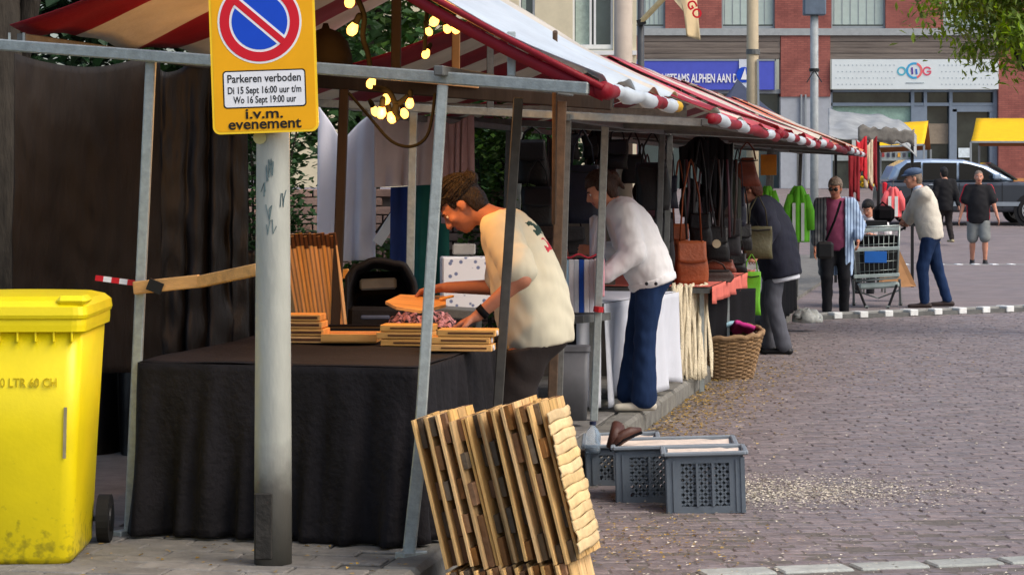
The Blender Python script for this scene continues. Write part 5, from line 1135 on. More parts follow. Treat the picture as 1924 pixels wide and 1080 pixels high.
def garment_top(j, fat=1.0, off=.018, sleeve=.6, hem=.0, k_=.03, loose=1.0, collar=False):
    k = j['k']; f = Field(k_); rm = np.array(Matrix((j['rt'], j['fw'], j['up'])).transposed()); rm2 = np.array(Matrix((j['rt'], j['fw2'], j['up2'])).transposed()); o = off
    f.ell(j['chest']-j['up2']*.035*k, (.16*k+o, .118*k+o, .185*k+o), rm2, .07); f.ell(j['mid']-j['up']*.05*k+j['fw']*.012*fat, (.15*k*fat*loose+o, .115*k*fat*loose+o, .2*k), rm, .08); f.ell(j['pel']+j['up']*(.03-hem*.4)*k, (.162*k*fat*loose+o, .122*k*fat*loose+o, (.2+hem*1.9)*k), rm, .08)
    f.cap(j['shL'], j['shR'], .058*k+o*.8, .058*k+o*.8, .05)
    for n_ in 'LR':
        sh, el, wr = j['sh'+n_], j['el'+n_], j['wr'+n_]
        if sleeve <= 1: f.cap(sh, sh.lerp(el, sleeve), .056*k+o, .052*k+o*1.35, .04)
        else: f.cap(sh, el, .056*k+o, .047*k+o, .04); f.cap(el, el.lerp(wr, sleeve-1), .047*k+o, .034*k+o*.8, .03)
    up2 = np.array(j['up2']); nk = np.array(j['nb']+j['up2']*.035*k)
    if not collar: f.sub(lambda p: (p-nk) @ up2)
    else: f.cap(j['nb']-j['up2']*.03*k, j['nb']+j['up2']*.045*k, .066*k, .064*k, .02); nk = nk+up2*.03*k; f.sub(lambda p: (p-nk) @ up2)
    hz = np.array(j['pel']+j['up']*(-.07-hem)*k); up = np.array(j['up'])
    f.sub(lambda p: -((p-hz) @ up))
    return f
def garment_legs(j, fat=1.0, off=.014, to=1.0, flare=0, top=.09):
    k = j['k']; f = Field(.03); rm = np.array(Matrix((j['rt'], j['fw'], j['up'])).transposed())
    f.ell(j['pel']-j['up']*.01*k-j['fw']*.01, (.158*k*fat+off, .118*k*fat+off, .145*k), rm, .06)
    for n_ in 'LR':
        h_, kn, an_ = j['hip'+n_], j['kn'+n_], j['an'+n_]
        if to <= .55: f.cap(h_+Vector((0, 0, .02)), h_.lerp(kn, to*2), .088*k*fat+off, .066*k+off*1.6, .04)
        else:
            f.cap(h_+Vector((0, 0, .02)), kn, .088*k*fat+off, .058*k+off, .05); e = kn.lerp(an_, (to-.5)*2); f.cap(kn, e, .058*k+off, .044*k+off+flare, .03)
    hz = np.array(j['pel']+j['up']*top*k); up = np.array(j['up']); f.sub(lambda p: (p-hz) @ up)
    if to > .55:
        zc = min(j['anL'].z, j['anR'].z)-.065*k; f.sub(lambda p: zc-p[..., 2])
    return f
def hair_field(j, style='short', vol=.012):
    k = j['k']; f = Field(.015); h, u, fw, r = j['head'], j['hu'], j['hf'], j['hr']; rm = np.array(Matrix((r, fw, u)).transposed())
    def q(x, y, z): return h+r*x*k+fw*y*k+u*z*k
    f.ell(q(0, -.016, .037), ((.074+vol)*k, (.095+vol)*k, (.09+vol)*k), rm); f.ell(q(0, -.05, -.02), ((.066+vol*.7)*k, (.055+vol)*k, (.08+vol)*k), rm, .02)
    if style in ('bun', 'pony'): f.ell(q(0, -.125, .045), (.036*k, .036*k, .04*k), rm, .012)
    if style == 'pony': f.cap(q(0, -.13, .05), q(0, -.15, -.06), .028*k, .016*k, .012)
    hN, uN, fN, rN = [np.array(v) for v in (h, u, fw, r)]
    def cut(p):
        w = (p-hN)/k; y = w @ fN; z = w @ uN; x = np.abs(w @ rN)
        face = np.minimum(y-.028+.0*z, .052-z); side = np.minimum(np.minimum(y+.03, .0-z), 1.0)
        return np.maximum(face, side)*k
    f.sub(cut)
    return f
def band(j, r, mat, name, z0, z1, fine, fat=1.0, label=None, **kw):
    """a slice of the top garment between two heights over the hips: waistband, hem"""
    f = garment_top(j, fat, **kw); up = np.array(j['up']); a = np.array(j['pel']+j['up']*z0*j['k']); b = np.array(j['pel']+j['up']*z1*j['k'])
    f.sub(lambda p: (p-b) @ up); f.sub(lambda p: -((p-a) @ up)); w = np.array(j['pel']); f.sub(lambda p: np.linalg.norm((p-w)-((p-w) @ up)[..., None]*up, axis=-1)-.34*j['k'])
    return fbuild(f, name, mat, r, fine, label=label)
def strands(r, j, mat, n, seed, bun=(0, -.125, .045), rad=.0026):
    """combed hair: thin strands from the hairline back over the skull to the knot"""
    rg = random.Random(seed); k = j['k']; h, u, fw, rt = j['head'], j['hu'], j['hf'], j['hr']; mb = MB()
    for i in range(n):
        ph = math.radians(rg.uniform(-105, 105)); s0 = Vector((.09*math.sin(ph), rg.uniform(.02, .07)-.05*abs(math.sin(ph)), .035+.09*math.cos(ph)*.9)); e0 = Vector(bun)+Vector((rg.gauss(0, .014), rg.gauss(0, .012), rg.gauss(0, .018))); pts = []; of = rg.uniform(.003, .009)
        for q in range(8):
            t = q/7; p = s0.lerp(e0, t); c = Vector((0, -.016, .037)); d = p-c; e = math.sqrt((d.x/.088)**2+(d.y/.109)**2+(d.z/.104)**2)
            if t < .9: p = c+d*((1+of*8)/max(e, .2))
            pts.append(h+rt*p.x*k+fw*p.y*k+u*p.z*k)
        mb.tube(pts, [rad*k*(1-.4*q/7) for q in range(8)], 4)
    tag(mb.build('hair_strands', mat, r, True, local=True), kind='stuff')
SKIN = M('warm_skin', (196, 138, 112), .55, .12, 14, .06, 90, spec=.35); SKIN2 = M('tanned_skin', (176, 116, 90), .55, .12, 14, .06, 90, spec=.35)
LIP = M('lip_skin', (156, 86, 78), .5, .1, 14)
def hairmat(n_, c): return M(n_, c, .55, .5, 22, .9, 45, stretch=(4, 4, .5), spec=.35)
H_DARK, H_GREY, H_BLACK = hairmat('dark_brown_hair', (32, 22, 18)), hairmat('grey_brown_hair', (128, 112, 98)), hairmat('black_hair', (20, 17, 16))
EYEW = M('eye_white', (220, 214, 208), .3, 0); EYED = M('eye_iris', (34, 24, 20), .2, 0)
def face_bits(root, j, brow=True):
    k = j['k']; h, u, fw, r = j['head'], j['hu'], j['hf'], j['hr']
    def q(x, y, z): return h+r*x*k+fw*y*k+u*z*k
    for s in (-1, 1):
        e = MB().ball(q(s*.031, .0735, .006), .0125*k, 7).build('eye', EYEW, root, True, local=True); MB().ball(q(s*.031, .0815, .004), .0062*k, 5).build('iris', EYED, e, True, local=True)
        if brow: MB().tube([q(s*.016, .091, .025), q(s*.032, .089, .030), q(s*.05, .078, .025)], [.004*k, .005*k, .003*k], 5).build('eyebrow', H_DARK, root, True, local=True)
def person(label, loc, face, j, fine, fat=1.0, skin=SKIN, hair=(H_DARK, 'short', .012), top=None, legs=None, shoes=None, hdir=None, group=None, eyes=True):
    """face: compass angle (deg) of the forward direction, 0 = +Y (away), 90 = left"""
    r = thing('person', label, 'person', loc, math.radians(face), group)
    def lips(C):
        k = j['k']; w = (C-np.array(j['head']))/k; y = w @ np.array(j['hf']); z = w @ np.array(j['hu']); x = w @ np.array(j['hr'])
        return ((np.abs(z+.061) < .0105) & (y > .078) & (np.abs(x) < .026)).astype(int)
    fbuild(body_field(j, fat, hdir=hdir), 'body', [skin, LIP], r, fine, slots=lips)
    if hair: fbuild(hair_field(j, hair[1], hair[2]), 'hair', hair[0], r, fine, wr=(.003, 60, 2))
    if eyes: face_bits(r, j)
    if top: fbuild(garment_top(j, fat, **top[1]), top[2], top[0], r, fine*1.3, wr=top[3], slots=top[4] if len(top) > 4 else None)
    if legs: fbuild(garment_legs(j, fat, **legs[1]), legs[2], legs[0], r, fine*1.3, wr=legs[3])
    if shoes:
        for n_ in 'LR': fbuild(foot_field(j['an'+n_], shoes[1] if len(shoes) > 1 else (0, 1), j['k']), 'shoe', shoes[0], r, fine)
    return r
def W2L(loc, face, p):                                                     # world point into a person's own frame
    return (Matrix.Translation(Vector(loc)) @ Matrix.Rotation(math.radians(face), 4, 'Z')).inverted() @ Vector(p)
# --- stallholder in the cream T-shirt, bending over the table to the left
loc = P(1000, 800, 11.5); loc.z = .0; fc = 84
TEE = M('cream_tshirt', (206, 200, 176), .9, .06, 6, .5, 9, spec=.15, stretch=(1.5, 1.5, .7), bdet=1.2); PRINT = M('tshirt_back_print', (40, 66, 58), .9, .3, 20); PRNT2 = M('tshirt_red_print', (186, 52, 66), .9, .3, 20)
hL = W2L(loc, fc, P(897, 594, 11.15)); hR = W2L(loc, fc, P(840, 540, 11.75))
j = skeleton(1.82, lean=9, stoop=19, hipz=.93, sway=(0, -.02), handL=hL, handR=hR, footL=(-.12, -.03), footR=(.12, .08), headpitch=50, neckf=.03, shoulder=1.12, elbowL=(-.35, -1, .1), elbowR=(.3, -.6, -1))
def tee_slots(C):
    ch, f2, u2, rt = [np.array(v) for v in (j['chest'], j['fw2'], j['up2'], j['rt'])]; w = C-ch; y = w @ f2; z = w @ u2; x = w @ rt
    out = np.zeros(len(C), int); m = (y < -.09) & (np.abs(x+.0) < .10); q_ = np.sin(z*70+x*30)*np.sin(x*55); out[m & (z > -.03) & (z < .05) & (q_ > -.5)] = 1; out[m & (z > -.12) & (z < -.05) & (q_ > -.2)] = 2; return out
pm_ = person('stallholder with tied-up dark hair in a cream T-shirt, bending over the table', loc, fc, j, .0075, 1.15, SKIN2, (H_DARK, 'bun', .014),
       ([TEE, PRINT, PRNT2], dict(off=.027, sleeve=.82, hem=.03, loose=1.06), 'tshirt', (.006, 22, 1), tee_slots), (M('dark_brown_trousers', (36, 29, 27), .9, .3, 5, .1, 60), dict(off=.032, top=-.088), 'trousers', (.006, 22, 3)), (M('dark_shoe', (28, 26, 26), .6), (0, 1)),
       hdir={'L': ((.1, .75, -.35), (.1, -.25, -1), .35), 'R': ((.1, .9, -.12), (-.3, .1, -1), .75)})
strands(pm_, j, H_DARK, 150, 3)
sgl = thing('sunglasses', "sunglasses pushed up on the stallholder's hair", 'sunglasses', P(850, 338, 11.35))
mw = Matrix.Translation(loc) @ Matrix.Rotation(math.radians(fc), 4, 'Z'); hq = lambda x, y, z: mw @ (j['head']+j['hr']*x*j['k']+j['hf']*y*j['k']+j['hu']*z*j['k'])
for s in (-1, 1): MB().ball(hq(s*.034, .062, .102), (.026, .012, .018), 6).build('lens', BLACKP, sgl, True); MB().tube([hq(s*.06, .056, .1), hq(s*.088, .0, .06), hq(s*.086, -.05, .03)], .004, 5).build('temple', BLACKP, sgl)
wt = thing('wristwatch', "dark wristwatch on the stallholder's near arm", 'watch', mw @ j['wrL'])
dr = (mw.to_3x3() @ (j['wrL']-j['elL'])).normalized(); c0_ = mw @ j['wrL']
MB().tube([c0_-dr*.05, c0_-dr*.018], .034, 14).build('band', BLACK, wt, True)
# serving board held in the far hand
hb = thing('serving_board', 'amber wooden serving board held over the table by the stallholder', 'wooden board', P(780, 566, 11.6))
bp = [P(724, 566, 11.55), P(752, 553, 11.75), P(838, 556, 11.85), P(838, 572, 11.6), P(790, 583, 11.4), P(744, 576, 11.45)]
MB().prism(bp, (0, 0, -.014)).build('board', WOODO, hb)
MB().bar(P(826, 562, 11.7), P(852, 556, 11.72), .03, .012, bev=.004).build('handle', WOODO, hb)
# --- woman in the white jacket and blue jeans
loc = G(1207, 772, .12); fc = 92
hL = W2L(loc, fc, P(1136, 518, 15.3)); hR = W2L(loc, fc, P(1120, 470, 15.7))
JACK = M('white_jacket', (222, 222, 222), .9, .05, 8, .6, 11, spec=.12, stretch=(1.4, 1.4, .8), bdet=1.4)
j = skeleton(1.63, lean=18, stoop=14, hipz=.89, sway=(0, -.05), handL=hL, handR=hR, footL=(-.1, 0), footR=(.1, .08), headpitch=28, neckf=-.01, shoulder=.98, elbowL=(-.3, -1, -.4), elbowR=(.3, -.5, -1))
DENIM = M('blue_denim', (30, 48, 80), .9, .35, 5, .5, 10, spec=.12, stretch=(1.6, 1.6, .6), bdet=1.5)
wj = person('woman in a white jacket and blue jeans, leaning over the white-clothed table', loc, fc, j, .010, 1.12, SKIN, (hairmat('brown_hair', (62, 40, 28)), 'pony', .014), (JACK, dict(off=.034, sleeve=1.92, hem=.0, loose=.98, collar=True), 'jacket', (.006, 26, 4)), (DENIM, dict(off=.014, flare=.03, top=-.062), 'jeans', (.004, 26, 1)), (M('cream_shoe', (190, 184, 168), .7), (0, 1)))
strands(wj, j, MATS['brown_hair'], 130, 5)
band(j, wj, JACK, 'waistband', -.085, -.03, .011, 1.12, off=.040, sleeve=.3, hem=.03, loose=1.0)
for q in (.06, .0):
    MB().ball(j['pel']+j['up']*-.055+Vector((-.225*1.0, q, 0)), .012, 5).build('button', BLACKP, wj, True, local=True)
ph = thing('white_paper_bag', 'white paper bag held upright by the woman in the white jacket', 'paper bag', P(1122, 490, 15.5))
MB().grid(8, 10, lambda u, v: P(1108+30*u, 410+80*v-6*math.sin(u*5), 15.5+.04*math.sin(u*9+v*4))).build('paper', WHITEC, ph, True, .004)
# --- person in the navy coat browsing the bags
loc = G(1462, 664, 0); fc = 78
j = skeleton(1.72, lean=11, stoop=12, handL=W2L(loc, fc, P(1425, 470, 21.9)), handR=W2L(loc, fc, P(1408, 440, 22.4)), footL=(-.09, -.06), footR=(.1, .1), headpitch=25)
pn_ = person('person with auburn hair in a navy coat and grey trousers, browsing the bags', loc, fc, j, .013, 1.12, SKIN, (hairmat('auburn_hair', (88, 42, 28)), 'short', .022), (M('navy_coat', (24, 27, 42), .85, .25, 6, .5, 10, stretch=(1.6, 1.6, .6), bdet=1.5), dict(off=.05, sleeve=1.9, hem=.14, loose=1.12, collar=True), 'coat', (.006, 20, 2)), (M('grey_trousers', (82, 84, 92), .9, .2, 6, .5, 10, stretch=(1.6, 1.6, .6), bdet=1.5), dict(off=.018, flare=.015, top=-.15), 'trousers', (.005, 22, 6)), (BLACKP, (0, 1)))
band(j, pn_, WHITEC, 'white_shirt_tail', -.25, -.19, .014, 1.12, off=.03, sleeve=.3, hem=.2, loose=1.05)
# --- woman with purple top and blue striped shirt
loc = G(1570, 596, 0); fc = 172
j = skeleton(1.66, lean=2, handL=(-.26, .16, .9), handR=(.24, .12, .78), headpitch=14, headyaw=-12, footL=(-.1, .0), footR=(.1, .08))
TOPP = M('plum_top', (132, 62, 92), .9, .12, 6, .1, 50)
wp = person('woman in a plum top with a blue striped shirt open over it and black trousers', loc, fc, j, .013, 1.1, SKIN2, (H_GREY, 'short', .016), (TOPP, dict(off=.016, sleeve=.3, hem=.03), 'top', (.006, 24, 2)), (M('black_trousers', (18, 19, 25), .9, .3, 6), dict(off=.016, top=-.05), 'trousers', (.006, 22, 3)), (BLACK, (0, 1)))
STRP = M('blue_striped_cotton', (150, 178, 214), .9, .06, 6)
def stripes_mat(m, c1, c2, sc, ax=0):
    t = m.node_tree; n = t.nodes; L = t.links.new; b = n['Principled BSDF']; tc = n.new('ShaderNodeTexCoord'); w = n.new('ShaderNodeTexWave'); w.bands_direction = 'XYZ'[ax]; w.inputs['Scale'].default_value = sc; w.inputs['Distortion'].default_value = .6; L(tc.outputs['Object'], w.inputs['Vector'])
    cr = n.new('ShaderNodeValToRGB'); e = cr.color_ramp.elements; e[0].position = .2; e[0].color = (*lin(c2), 1); e[1].position = .35; e[1].color = (*lin(c1), 1); L(w.outputs[0], cr.inputs[0]); L(cr.outputs[0], b.inputs['Base Color'])
stripes_mat(STRP, (168, 192, 220), (96, 116, 150), 9)
GREYS = M('grey_shirt_back', (104, 108, 110), .9, .15, 6); stripes_mat(GREYS, (112, 114, 116), (54, 58, 64), 9)
f = garment_top(j, 1.12, off=.034, sleeve=1.75, hem=.34, loose=1.05); ch = np.array(j['chest'])
f.sub(lambda p: np.minimum(p[..., 1]-.02, .105-np.abs(p[..., 0]-.0)-.0*p[..., 2]))
fbuild(f, 'open_shirt', [STRP, GREYS], wp, .016, wr=(.008, 24, 5), label='blue striped shirt hanging open', slots=lambda C: (C[:, 0] > .02).astype(int))
cb = thing('shoulder_bag', 'small dark crossbody bag on the plum-topped woman', 'handbag', G(1556, 470, .9) if 0 else P(1552, 485, 27.9))
MB().tube([P(1580, 378, 27.8), P(1568, 415, 27.72), P(1552, 452, 27.75)], .014, 6).build('strap', BLACK, cb); MB().bbox(P(1550, 470, 27.75), (.2, .08, .2), .03).build('body', BLACKP, cb)
gl = thing('spectacles', 'dark spectacles on the plum-topped woman', 'spectacles', P(1568, 358, 28.1)); mw = Matrix.Translation(loc) @ Matrix.Rotation(math.radians(fc), 4, 'Z'); hq = lambda x, y, z: mw @ (j['head']+j['hr']*x+j['hf']*y+j['hu']*z)
for s in (-1, 1): MB().ball(hq(s*.033, .1, .006), (.026, .01, .02), 6).build('lens', BLACKP, gl, True)
MB().tube([hq(-.03, .1, .01), hq(.03, .1, .01)], .004, 5).build('bridge', BLACKP, gl)
# --- man in the flat cap pushing the shopping trolley
loc = G(1748, 578, .06); fc = 88
j = skeleton(1.74, lean=9, stoop=8, handL=W2L(loc, fc, P(1696, 436, 29.6)), handR=W2L(loc, fc, P(1692, 428, 30.0)), footL=(-.09, .08), footR=(.08, -.22), headpitch=10, elbowL=(-.3, -1, -.6), elbowR=(.3, -1, -.6))
mc = person('man in a blue flat cap, cream sweater and jeans, pushing the trolley', loc, fc, j, .013, 1.02, SKIN, (H_GREY, 'short', .006), (M('cream_sweater', (208, 202, 188), .95, .08, 9, .3, 60, spec=.1), dict(off=.034, sleeve=1.9, hem=.03), 'sweater', (.005, 24, 2)), (DENIM, dict(off=.016, top=-.05), 'jeans', (.004, 24, 3)), (M('brown_shoe', (44, 32, 30), .6), (0, 1)))
f = Field(.015); h, u, fw, r_ = j['head'], j['hu'], j['hf'], j['hr']; rm = np.array(Matrix((r_, fw, u)).transposed())
f.ell(h+u*.075-fw*.015, (.098, .115, .058), rm); f.ell(h+u*.055+fw*.085, (.07, .06, .014), rm)
fbuild(f, 'flat_cap', M('slate_blue_cap', (78, 96, 122), .9, .2, 10), mc, .01)
f = Field(.01); f.cap(j['nb']-j['up2']*.02, j['nb']+j['up2']*.03+j['fw2']*.02, .066, .066); fbuild(f, 'shirt_collar', M('pale_blue_shirt', (184, 200, 222), .9), mc, .01)
# --- walker in black, seen from behind, and man in the black polo shirt
loc = P(1776, 460, 51); loc.z = gz(51); fc = 12
j = skeleton(1.66, lean=3, footL=(-.08, .22), footR=(.08, -.16), footz=(0, .06), handL=(-.25, .1, .84), handR=(.25, -.12, .84))
person('walker dressed all in black, seen from behind beside the car', loc, fc, j, .018, 1.0, SKIN, (H_BLACK, 'short', .016), (M('black_jacket', (20, 20, 23), .9, .3, 6), dict(off=.026, sleeve=1.9, hem=.1), 'jacket', (.008, 22, 2)), (M('black_brown_trousers', (30, 24, 24), .9, .3, 6), dict(off=.016, top=-.1), 'trousers', (.006, 22, 2)), (M('tan_trainer', (150, 140, 110), .7), (0, 1)), eyes=False)
loc = P(1838, 496, 45); loc.z = 0; fc = 176
j = skeleton(1.80, lean=1, footL=(-.12, .05), footR=(.1, -.12), handL=(-.36, .12, .86), handR=(.36, .02, .84), elbowL=(-1, -.6, 0), elbowR=(1, -.6, 0), headpitch=4)
POLO = M('black_polo', (22, 22, 26), .85, .2, 6); REDP = M('polo_red_side', (176, 22, 40), .85, .15, 6)
person('man in a black polo shirt with red sides and grey shorts, walking towards us', loc, fc, j, .016, 1.08, SKIN, (H_GREY, 'short', .002), ([POLO, REDP], dict(off=.038, sleeve=.72, hem=.09), 'polo_shirt', (.006, 22, 2), lambda C: ((np.abs(C[:, 0]) > .165) & (C[:, 1] < .06)).astype(int)), (M('grey_shorts', (120, 124, 122), .9, .15, 6), dict(off=.024, to=.48, top=-.1), 'shorts', (.004, 22, 2)), (M('black_boot', (24, 24, 26), .6), (0, 1)))
# --- seated seller in a white T-shirt behind the trolley
loc = P(1640, 500, 33.0); loc.z = 0; fc = 150
j = skeleton(1.62, lean=8, hipz=.62, footL=(-.1, .35), footR=(.1, .35), handL=(-.15, .3, .85), handR=(.15, .3, .85), headpitch=28)
person('seated seller with black hair in a white T-shirt, behind the trolley', loc, fc, j, .015, 1.05, SKIN, (H_BLACK, 'short', .018), (M('white_tshirt', (216, 212, 212), .9, .05, 6), dict(off=.022, sleeve=.7, hem=.06), 'tshirt', (.006, 22, 2)), (M('black_skirt_trousers', (24, 24, 28), .9), dict(off=.016, top=-.07), 'trousers', None), (BLACK, (0, 1)))
stl = thing('stool', 'black folding stool under the seated seller', 'stool', loc)
MB().bbox(loc+Vector((0, 0, .5)), (.36, .34, .04), .01).build('seat', BLACKP, stl)
for sx in (-1, 1):
    for sy in (-1, 1): MB().bar(loc+Vector((sx*.15, sy*.14, 0)), loc+Vector((sx*.13, sy*.12, .49)), .025).build('leg', GREYST, stl)
# ------------------------------------------------------------------ background: buildings, awnings, car, posts, trees
random.seed(31)
BRK = M('red_brick', (162, 100, 90), .85, .2, 1.3, .2, 30, col2=(128, 74, 68))
def brickify(m, w=.22, h=.065, c1=(.9, .85, .85, 1), c2=(1.15, 1.1, 1.05, 1), mo=(.75, .8, .8, 1)):
    t = m.node_tree; n = t.nodes; L = t.links.new; b = n['Principled BSDF']; src = b.inputs['Base Color'].links[0].from_socket
    g = n.new('ShaderNodeNewGeometry'); sp = n.new('ShaderNodeSeparateXYZ'); L(g.outputs['Position'], sp.inputs[0]); cb = n.new('ShaderNodeCombineXYZ'); ad = n.new('ShaderNodeMath'); L(sp.outputs[0], ad.inputs[0]); L(sp.outputs[1], ad.inputs[1]); L(ad.outputs[0], cb.inputs[0]); L(sp.outputs[2], cb.inputs[1])
    br = n.new('ShaderNodeTexBrick'); br.inputs['Scale'].default_value = 1; br.inputs['Brick Width'].default_value = w; br.inputs['Row Height'].default_value = h; br.inputs['Mortar Size'].default_value = .009; L(cb.outputs[0], br.inputs['Vector'])
    for k, c in (('Color1', c1), ('Color2', c2), ('Mortar', mo)): br.inputs[k].default_value = c
    mx = n.new('ShaderNodeMix'); mx.data_type = 'RGBA'; mx.blend_type = 'MULTIPLY'; mx.inputs[0].default_value = 1; L(src, mx.inputs[6]); L(br.outputs[0], mx.inputs[7]); L(mx.outputs[2], b.inputs['Base Color'])
brickify(BRK)
GLS = M('window_glass', (70, 84, 84), .08, .15, 2, spec=.8); BLIND = M('pale_green_blind', (176, 192, 184), .8, .06, 5); FRM = M('grey_window_frame', (142, 150, 154), .5, .08, 8); WFRM = M('white_window_frame', (218, 220, 216), .5, .05, 8)
DB = 80.0
def BP(px, py, d=0): return P(px, py, DB+d)
def slabx(x0, x1, y0, y1, front, thick, name, mat, parent, D=DB):      # a box filling the picture rectangle at depth D+front
    a, b = P(x0, y0, D), P(x1, y1, D)
    return MB().box(((a.x+b.x)/2, D+front+thick/2, (a.z+b.z)/2), (abs(b.x-a.x), thick, abs(a.z-b.z))).build(name, mat, parent)
bb = thing('brick_building', 'red brick building with shopfronts closing the street', 'building', (14, DB, gz(80)))
YB = 354
for (x0, x1, y0, y1) in ((1185, 2140, -220, -60), (1250, 1356, -60, 56), (1456, 1562, -60, 56), (1664, 1772, -60, 56), (1876, 1970, -60, 56), (2070, 2140, -60, 56), (1467, 1560, 66, 182), (1876, 2140, 66, YB), (1185, 1210, 66, YB)):
    slabx(x0, x1, y0, y1, 0, .5, 'wall', BRK, bb)
slabx(1185, 2140, 54, 67, -.06, .6, 'sill_band', M('pale_stone_band', (158, 164, 164), .7, .12, 8), bb)
WTH = M('weathered_boarding', (134, 124, 114), .85, .3, 2.5, .3, 20, col2=(92, 84, 78), stretch=(.25, 1, 5))
for (x0, x1) in ((1208, 1466), (1556, 1878)):
    for k in range(4): slabx(x0, x1, 67.5+k*11, 77.9+k*11, .02+.015*(k % 2), .3, 'board', WTH, bb)
for (x0, x1) in ((1190, 1250), (1356, 1456), (1562, 1664), (1772, 1876), (1970, 2070)):
    w = slabx(x0, x1, -60, 55, .22, .04, 'window', GLS, bb); slabx(x0+3, x1-3, -60, 46, .17, .03, 'blind', BLIND, w)
    for xx in (x0+1.5, x1-1.5): slabx(xx-1.5, xx+1.5, -60, 55, .12, .1, 'frame', FRM, w)
    slabx(x0, x1, 49, 54, .1, .12, 'frame', FRM, w)
    for q in range(6): slabx(x0+6+q*(x1-x0-10)/6, x0+7+q*(x1-x0-10)/6, -60, 46, .155, .012, 'blind_fold', FRM, w)
slabx(1467, 1562, 178, YB, .05, .4, 'grey_panel', M('pale_grey_render', (166, 172, 178), .7, .08, 6), bb); slabx(1504, 1507, 178, YB, -.05, .06, 'downpipe', FRM, bb); slabx(1512, 1515, 178, YB, -.05, .06, 'downpipe', FRM, bb)
slabx(1210, 1467, 168, YB, .5, .1, 'dark_shop_glass', GLS, bb); slabx(1210, 1467, 168, 176, .1, .2, 'shop_head', FRM, bb)
sgb = thing('shop_sign', 'blue shop sign with white lettering on the brick building', 'sign', BP(1333, 168))
SBL = M('sign_violet_blue', (76, 88, 190), .5, .06, 4); slabx(1190, 1457, 114, 169, -.08, .1, 'board', SBL, sgb)
for (x0, x1, y0, y1) in ((1190, 1457, 112, 115), (1455, 1458, 112, 170)): slabx(x0, x1, y0, y1, -.1, .14, 'edge', FRM, sgb)
text('NSTEAMS ALPHEN AAN D', BP(1386, 155, -.1), .4, M('sign_letter_white', (232, 234, 240), .5, 0), sgb, align='RIGHT', width=(1386-1244)/FP*DB, bold=.01, thick=.01)
slabx(1388, 1423, 112, 168, -.12, .03, 'white_panel', M('sign_panel_pale', (206, 214, 224), .5), sgb); MB().lathe(BP(1398, 141, -.13), [(.26, 0), (.26, .01)], 20, rot('X', 90)).build('blue_emblem', SB, sgb)
MB().prism([BP(1392, 150, -.15), BP(1404, 150, -.15), BP(1400, 128, -.15)], (0, -.01, 0)).build('white_flame', SW, sgb)
so_ = thing('shop_sign', 'white shop sign with coloured ring logo, above the grey shopfront', 'sign', BP(1720, 168))
slabx(1562, 1875, 112, 168, -.1, .12, 'board', M('sign_cool_white', (214, 224, 224), .5, .03, 4), so_)
DOTM = M('pale_grey_mark', (168, 182, 186), .6)
for r_ in range(4):
    for q in range(40):
        x = 1570+q*7.8+(r_ % 2)*3.9
        if 1680 < x < 1762 or x > 1870: continue
        MB().bar(BP(x, 122+r_*12, -.104), BP(x+1.6, 124+r_*12, -.104), .035, .006, up=(0, 1, 0)).build('printed_mark', DOTM, so_)
def ringm(cx, cy, ro, ri, col, d=-.11, a0=0, a1=360):
    mb = MB(); n = 28; vs = []
    for k in range(n+1):
        a = math.radians(a0+(a1-a0)*k/n)
        for r in (ri, ro): vs.append(BP(cx+r*math.cos(a), cy-r*math.sin(a), d))
    mb.add(vs, [(2*k, 2*k+1, 2*k+3, 2*k+2) for k in range(n)]); return mb.build('logo_ring', M('logo_%d_%d_%d' % col, col, .5, .02), so_, solid=.004)
ringm(1694, 134, 8.5, 5.5, (84, 176, 196)); ringm(1718, 133, 15.5, 11.5, (60, 160, 206), a0=70, a1=290); ringm(1718, 133, 15.5, 11.5, (232, 110, 110), a0=-70, a1=70); ringm(1742, 134, 8.5, 5.5, (216, 88, 110), a0=30, a1=340); 
MB().bar(BP(1742, 134.5, -.112), BP(1750, 134.5, -.112), .05, .006, up=(0, 1, 0)).build('logo_bar', MATS['logo_216_88_110'], so_)
for xx, c, y0 in ((1713.5, (96, 60, 150), 127), (1721.5, (60, 110, 190), 130)): MB().bar(BP(xx, y0, -.114), BP(xx+1, 140, -.114), .06, .006, up=(0, 1, 0)).build('logo_stroke', M('logo_stroke_%d' % c[0], c, .5), so_)
MB().bar(BP(1702, 156, -.112), BP(1736, 156, -.112), .035, .006, up=(0, 1, 0)).build('small_print_line', DOTM, so_)
shp = thing('shopfront', 'grey-framed shopfront under the ring logo sign', 'shopfront', BP(1720, YB)); FRB = M('blue_grey_frame', (124, 138, 152), .45, .08, 6)
DKG = M('dark_shop_interior_glass', (38, 42, 44), .08, .3, 1.5, spec=.8, col2=(70, 76, 70))
slabx(1564, 1874, 170, YB, .45, .06, 'glazing', DKG, shp)
for (x0, x1, y0, y1) in ((1562, 1875, 168.5, 173), (1562, 1875, 193, 199), (1562, 1566, 168, YB), (1714, 1720, 168, YB), (1738, 1744, 168, YB), (1786, 1792, 168, YB), (1869, 1876, 168, YB), (1792, 1800, 205, YB), (1862, 1869, 205, YB), (1792, 1869, 199.5, 210), (1720, 1738, 200, YB)):
    slabx(x0, x1, y0, y1, .2+.012*(x0 % 3), .2, 'mullion', FRB, shp)
slabx(1566, 1714, 199, 262, .4, .03, 'green_window_film', M('pale_green_film', (150, 182, 166), .4), shp); slabx(1604, 1630, 262, 300, .4, .03, 'poster', M('poster_pale', (190, 196, 190), .6), shp)
for k, c in enumerate(((150, 60, 60), (60, 60, 80), (40, 44, 50), (214, 160, 60), (80, 80, 90), (60, 100, 60))): slabx(1660+k*10, 1665+k*10, 287, 295, .36, .03, 'display_item', M('display_%d' % k, c, .6), shp)
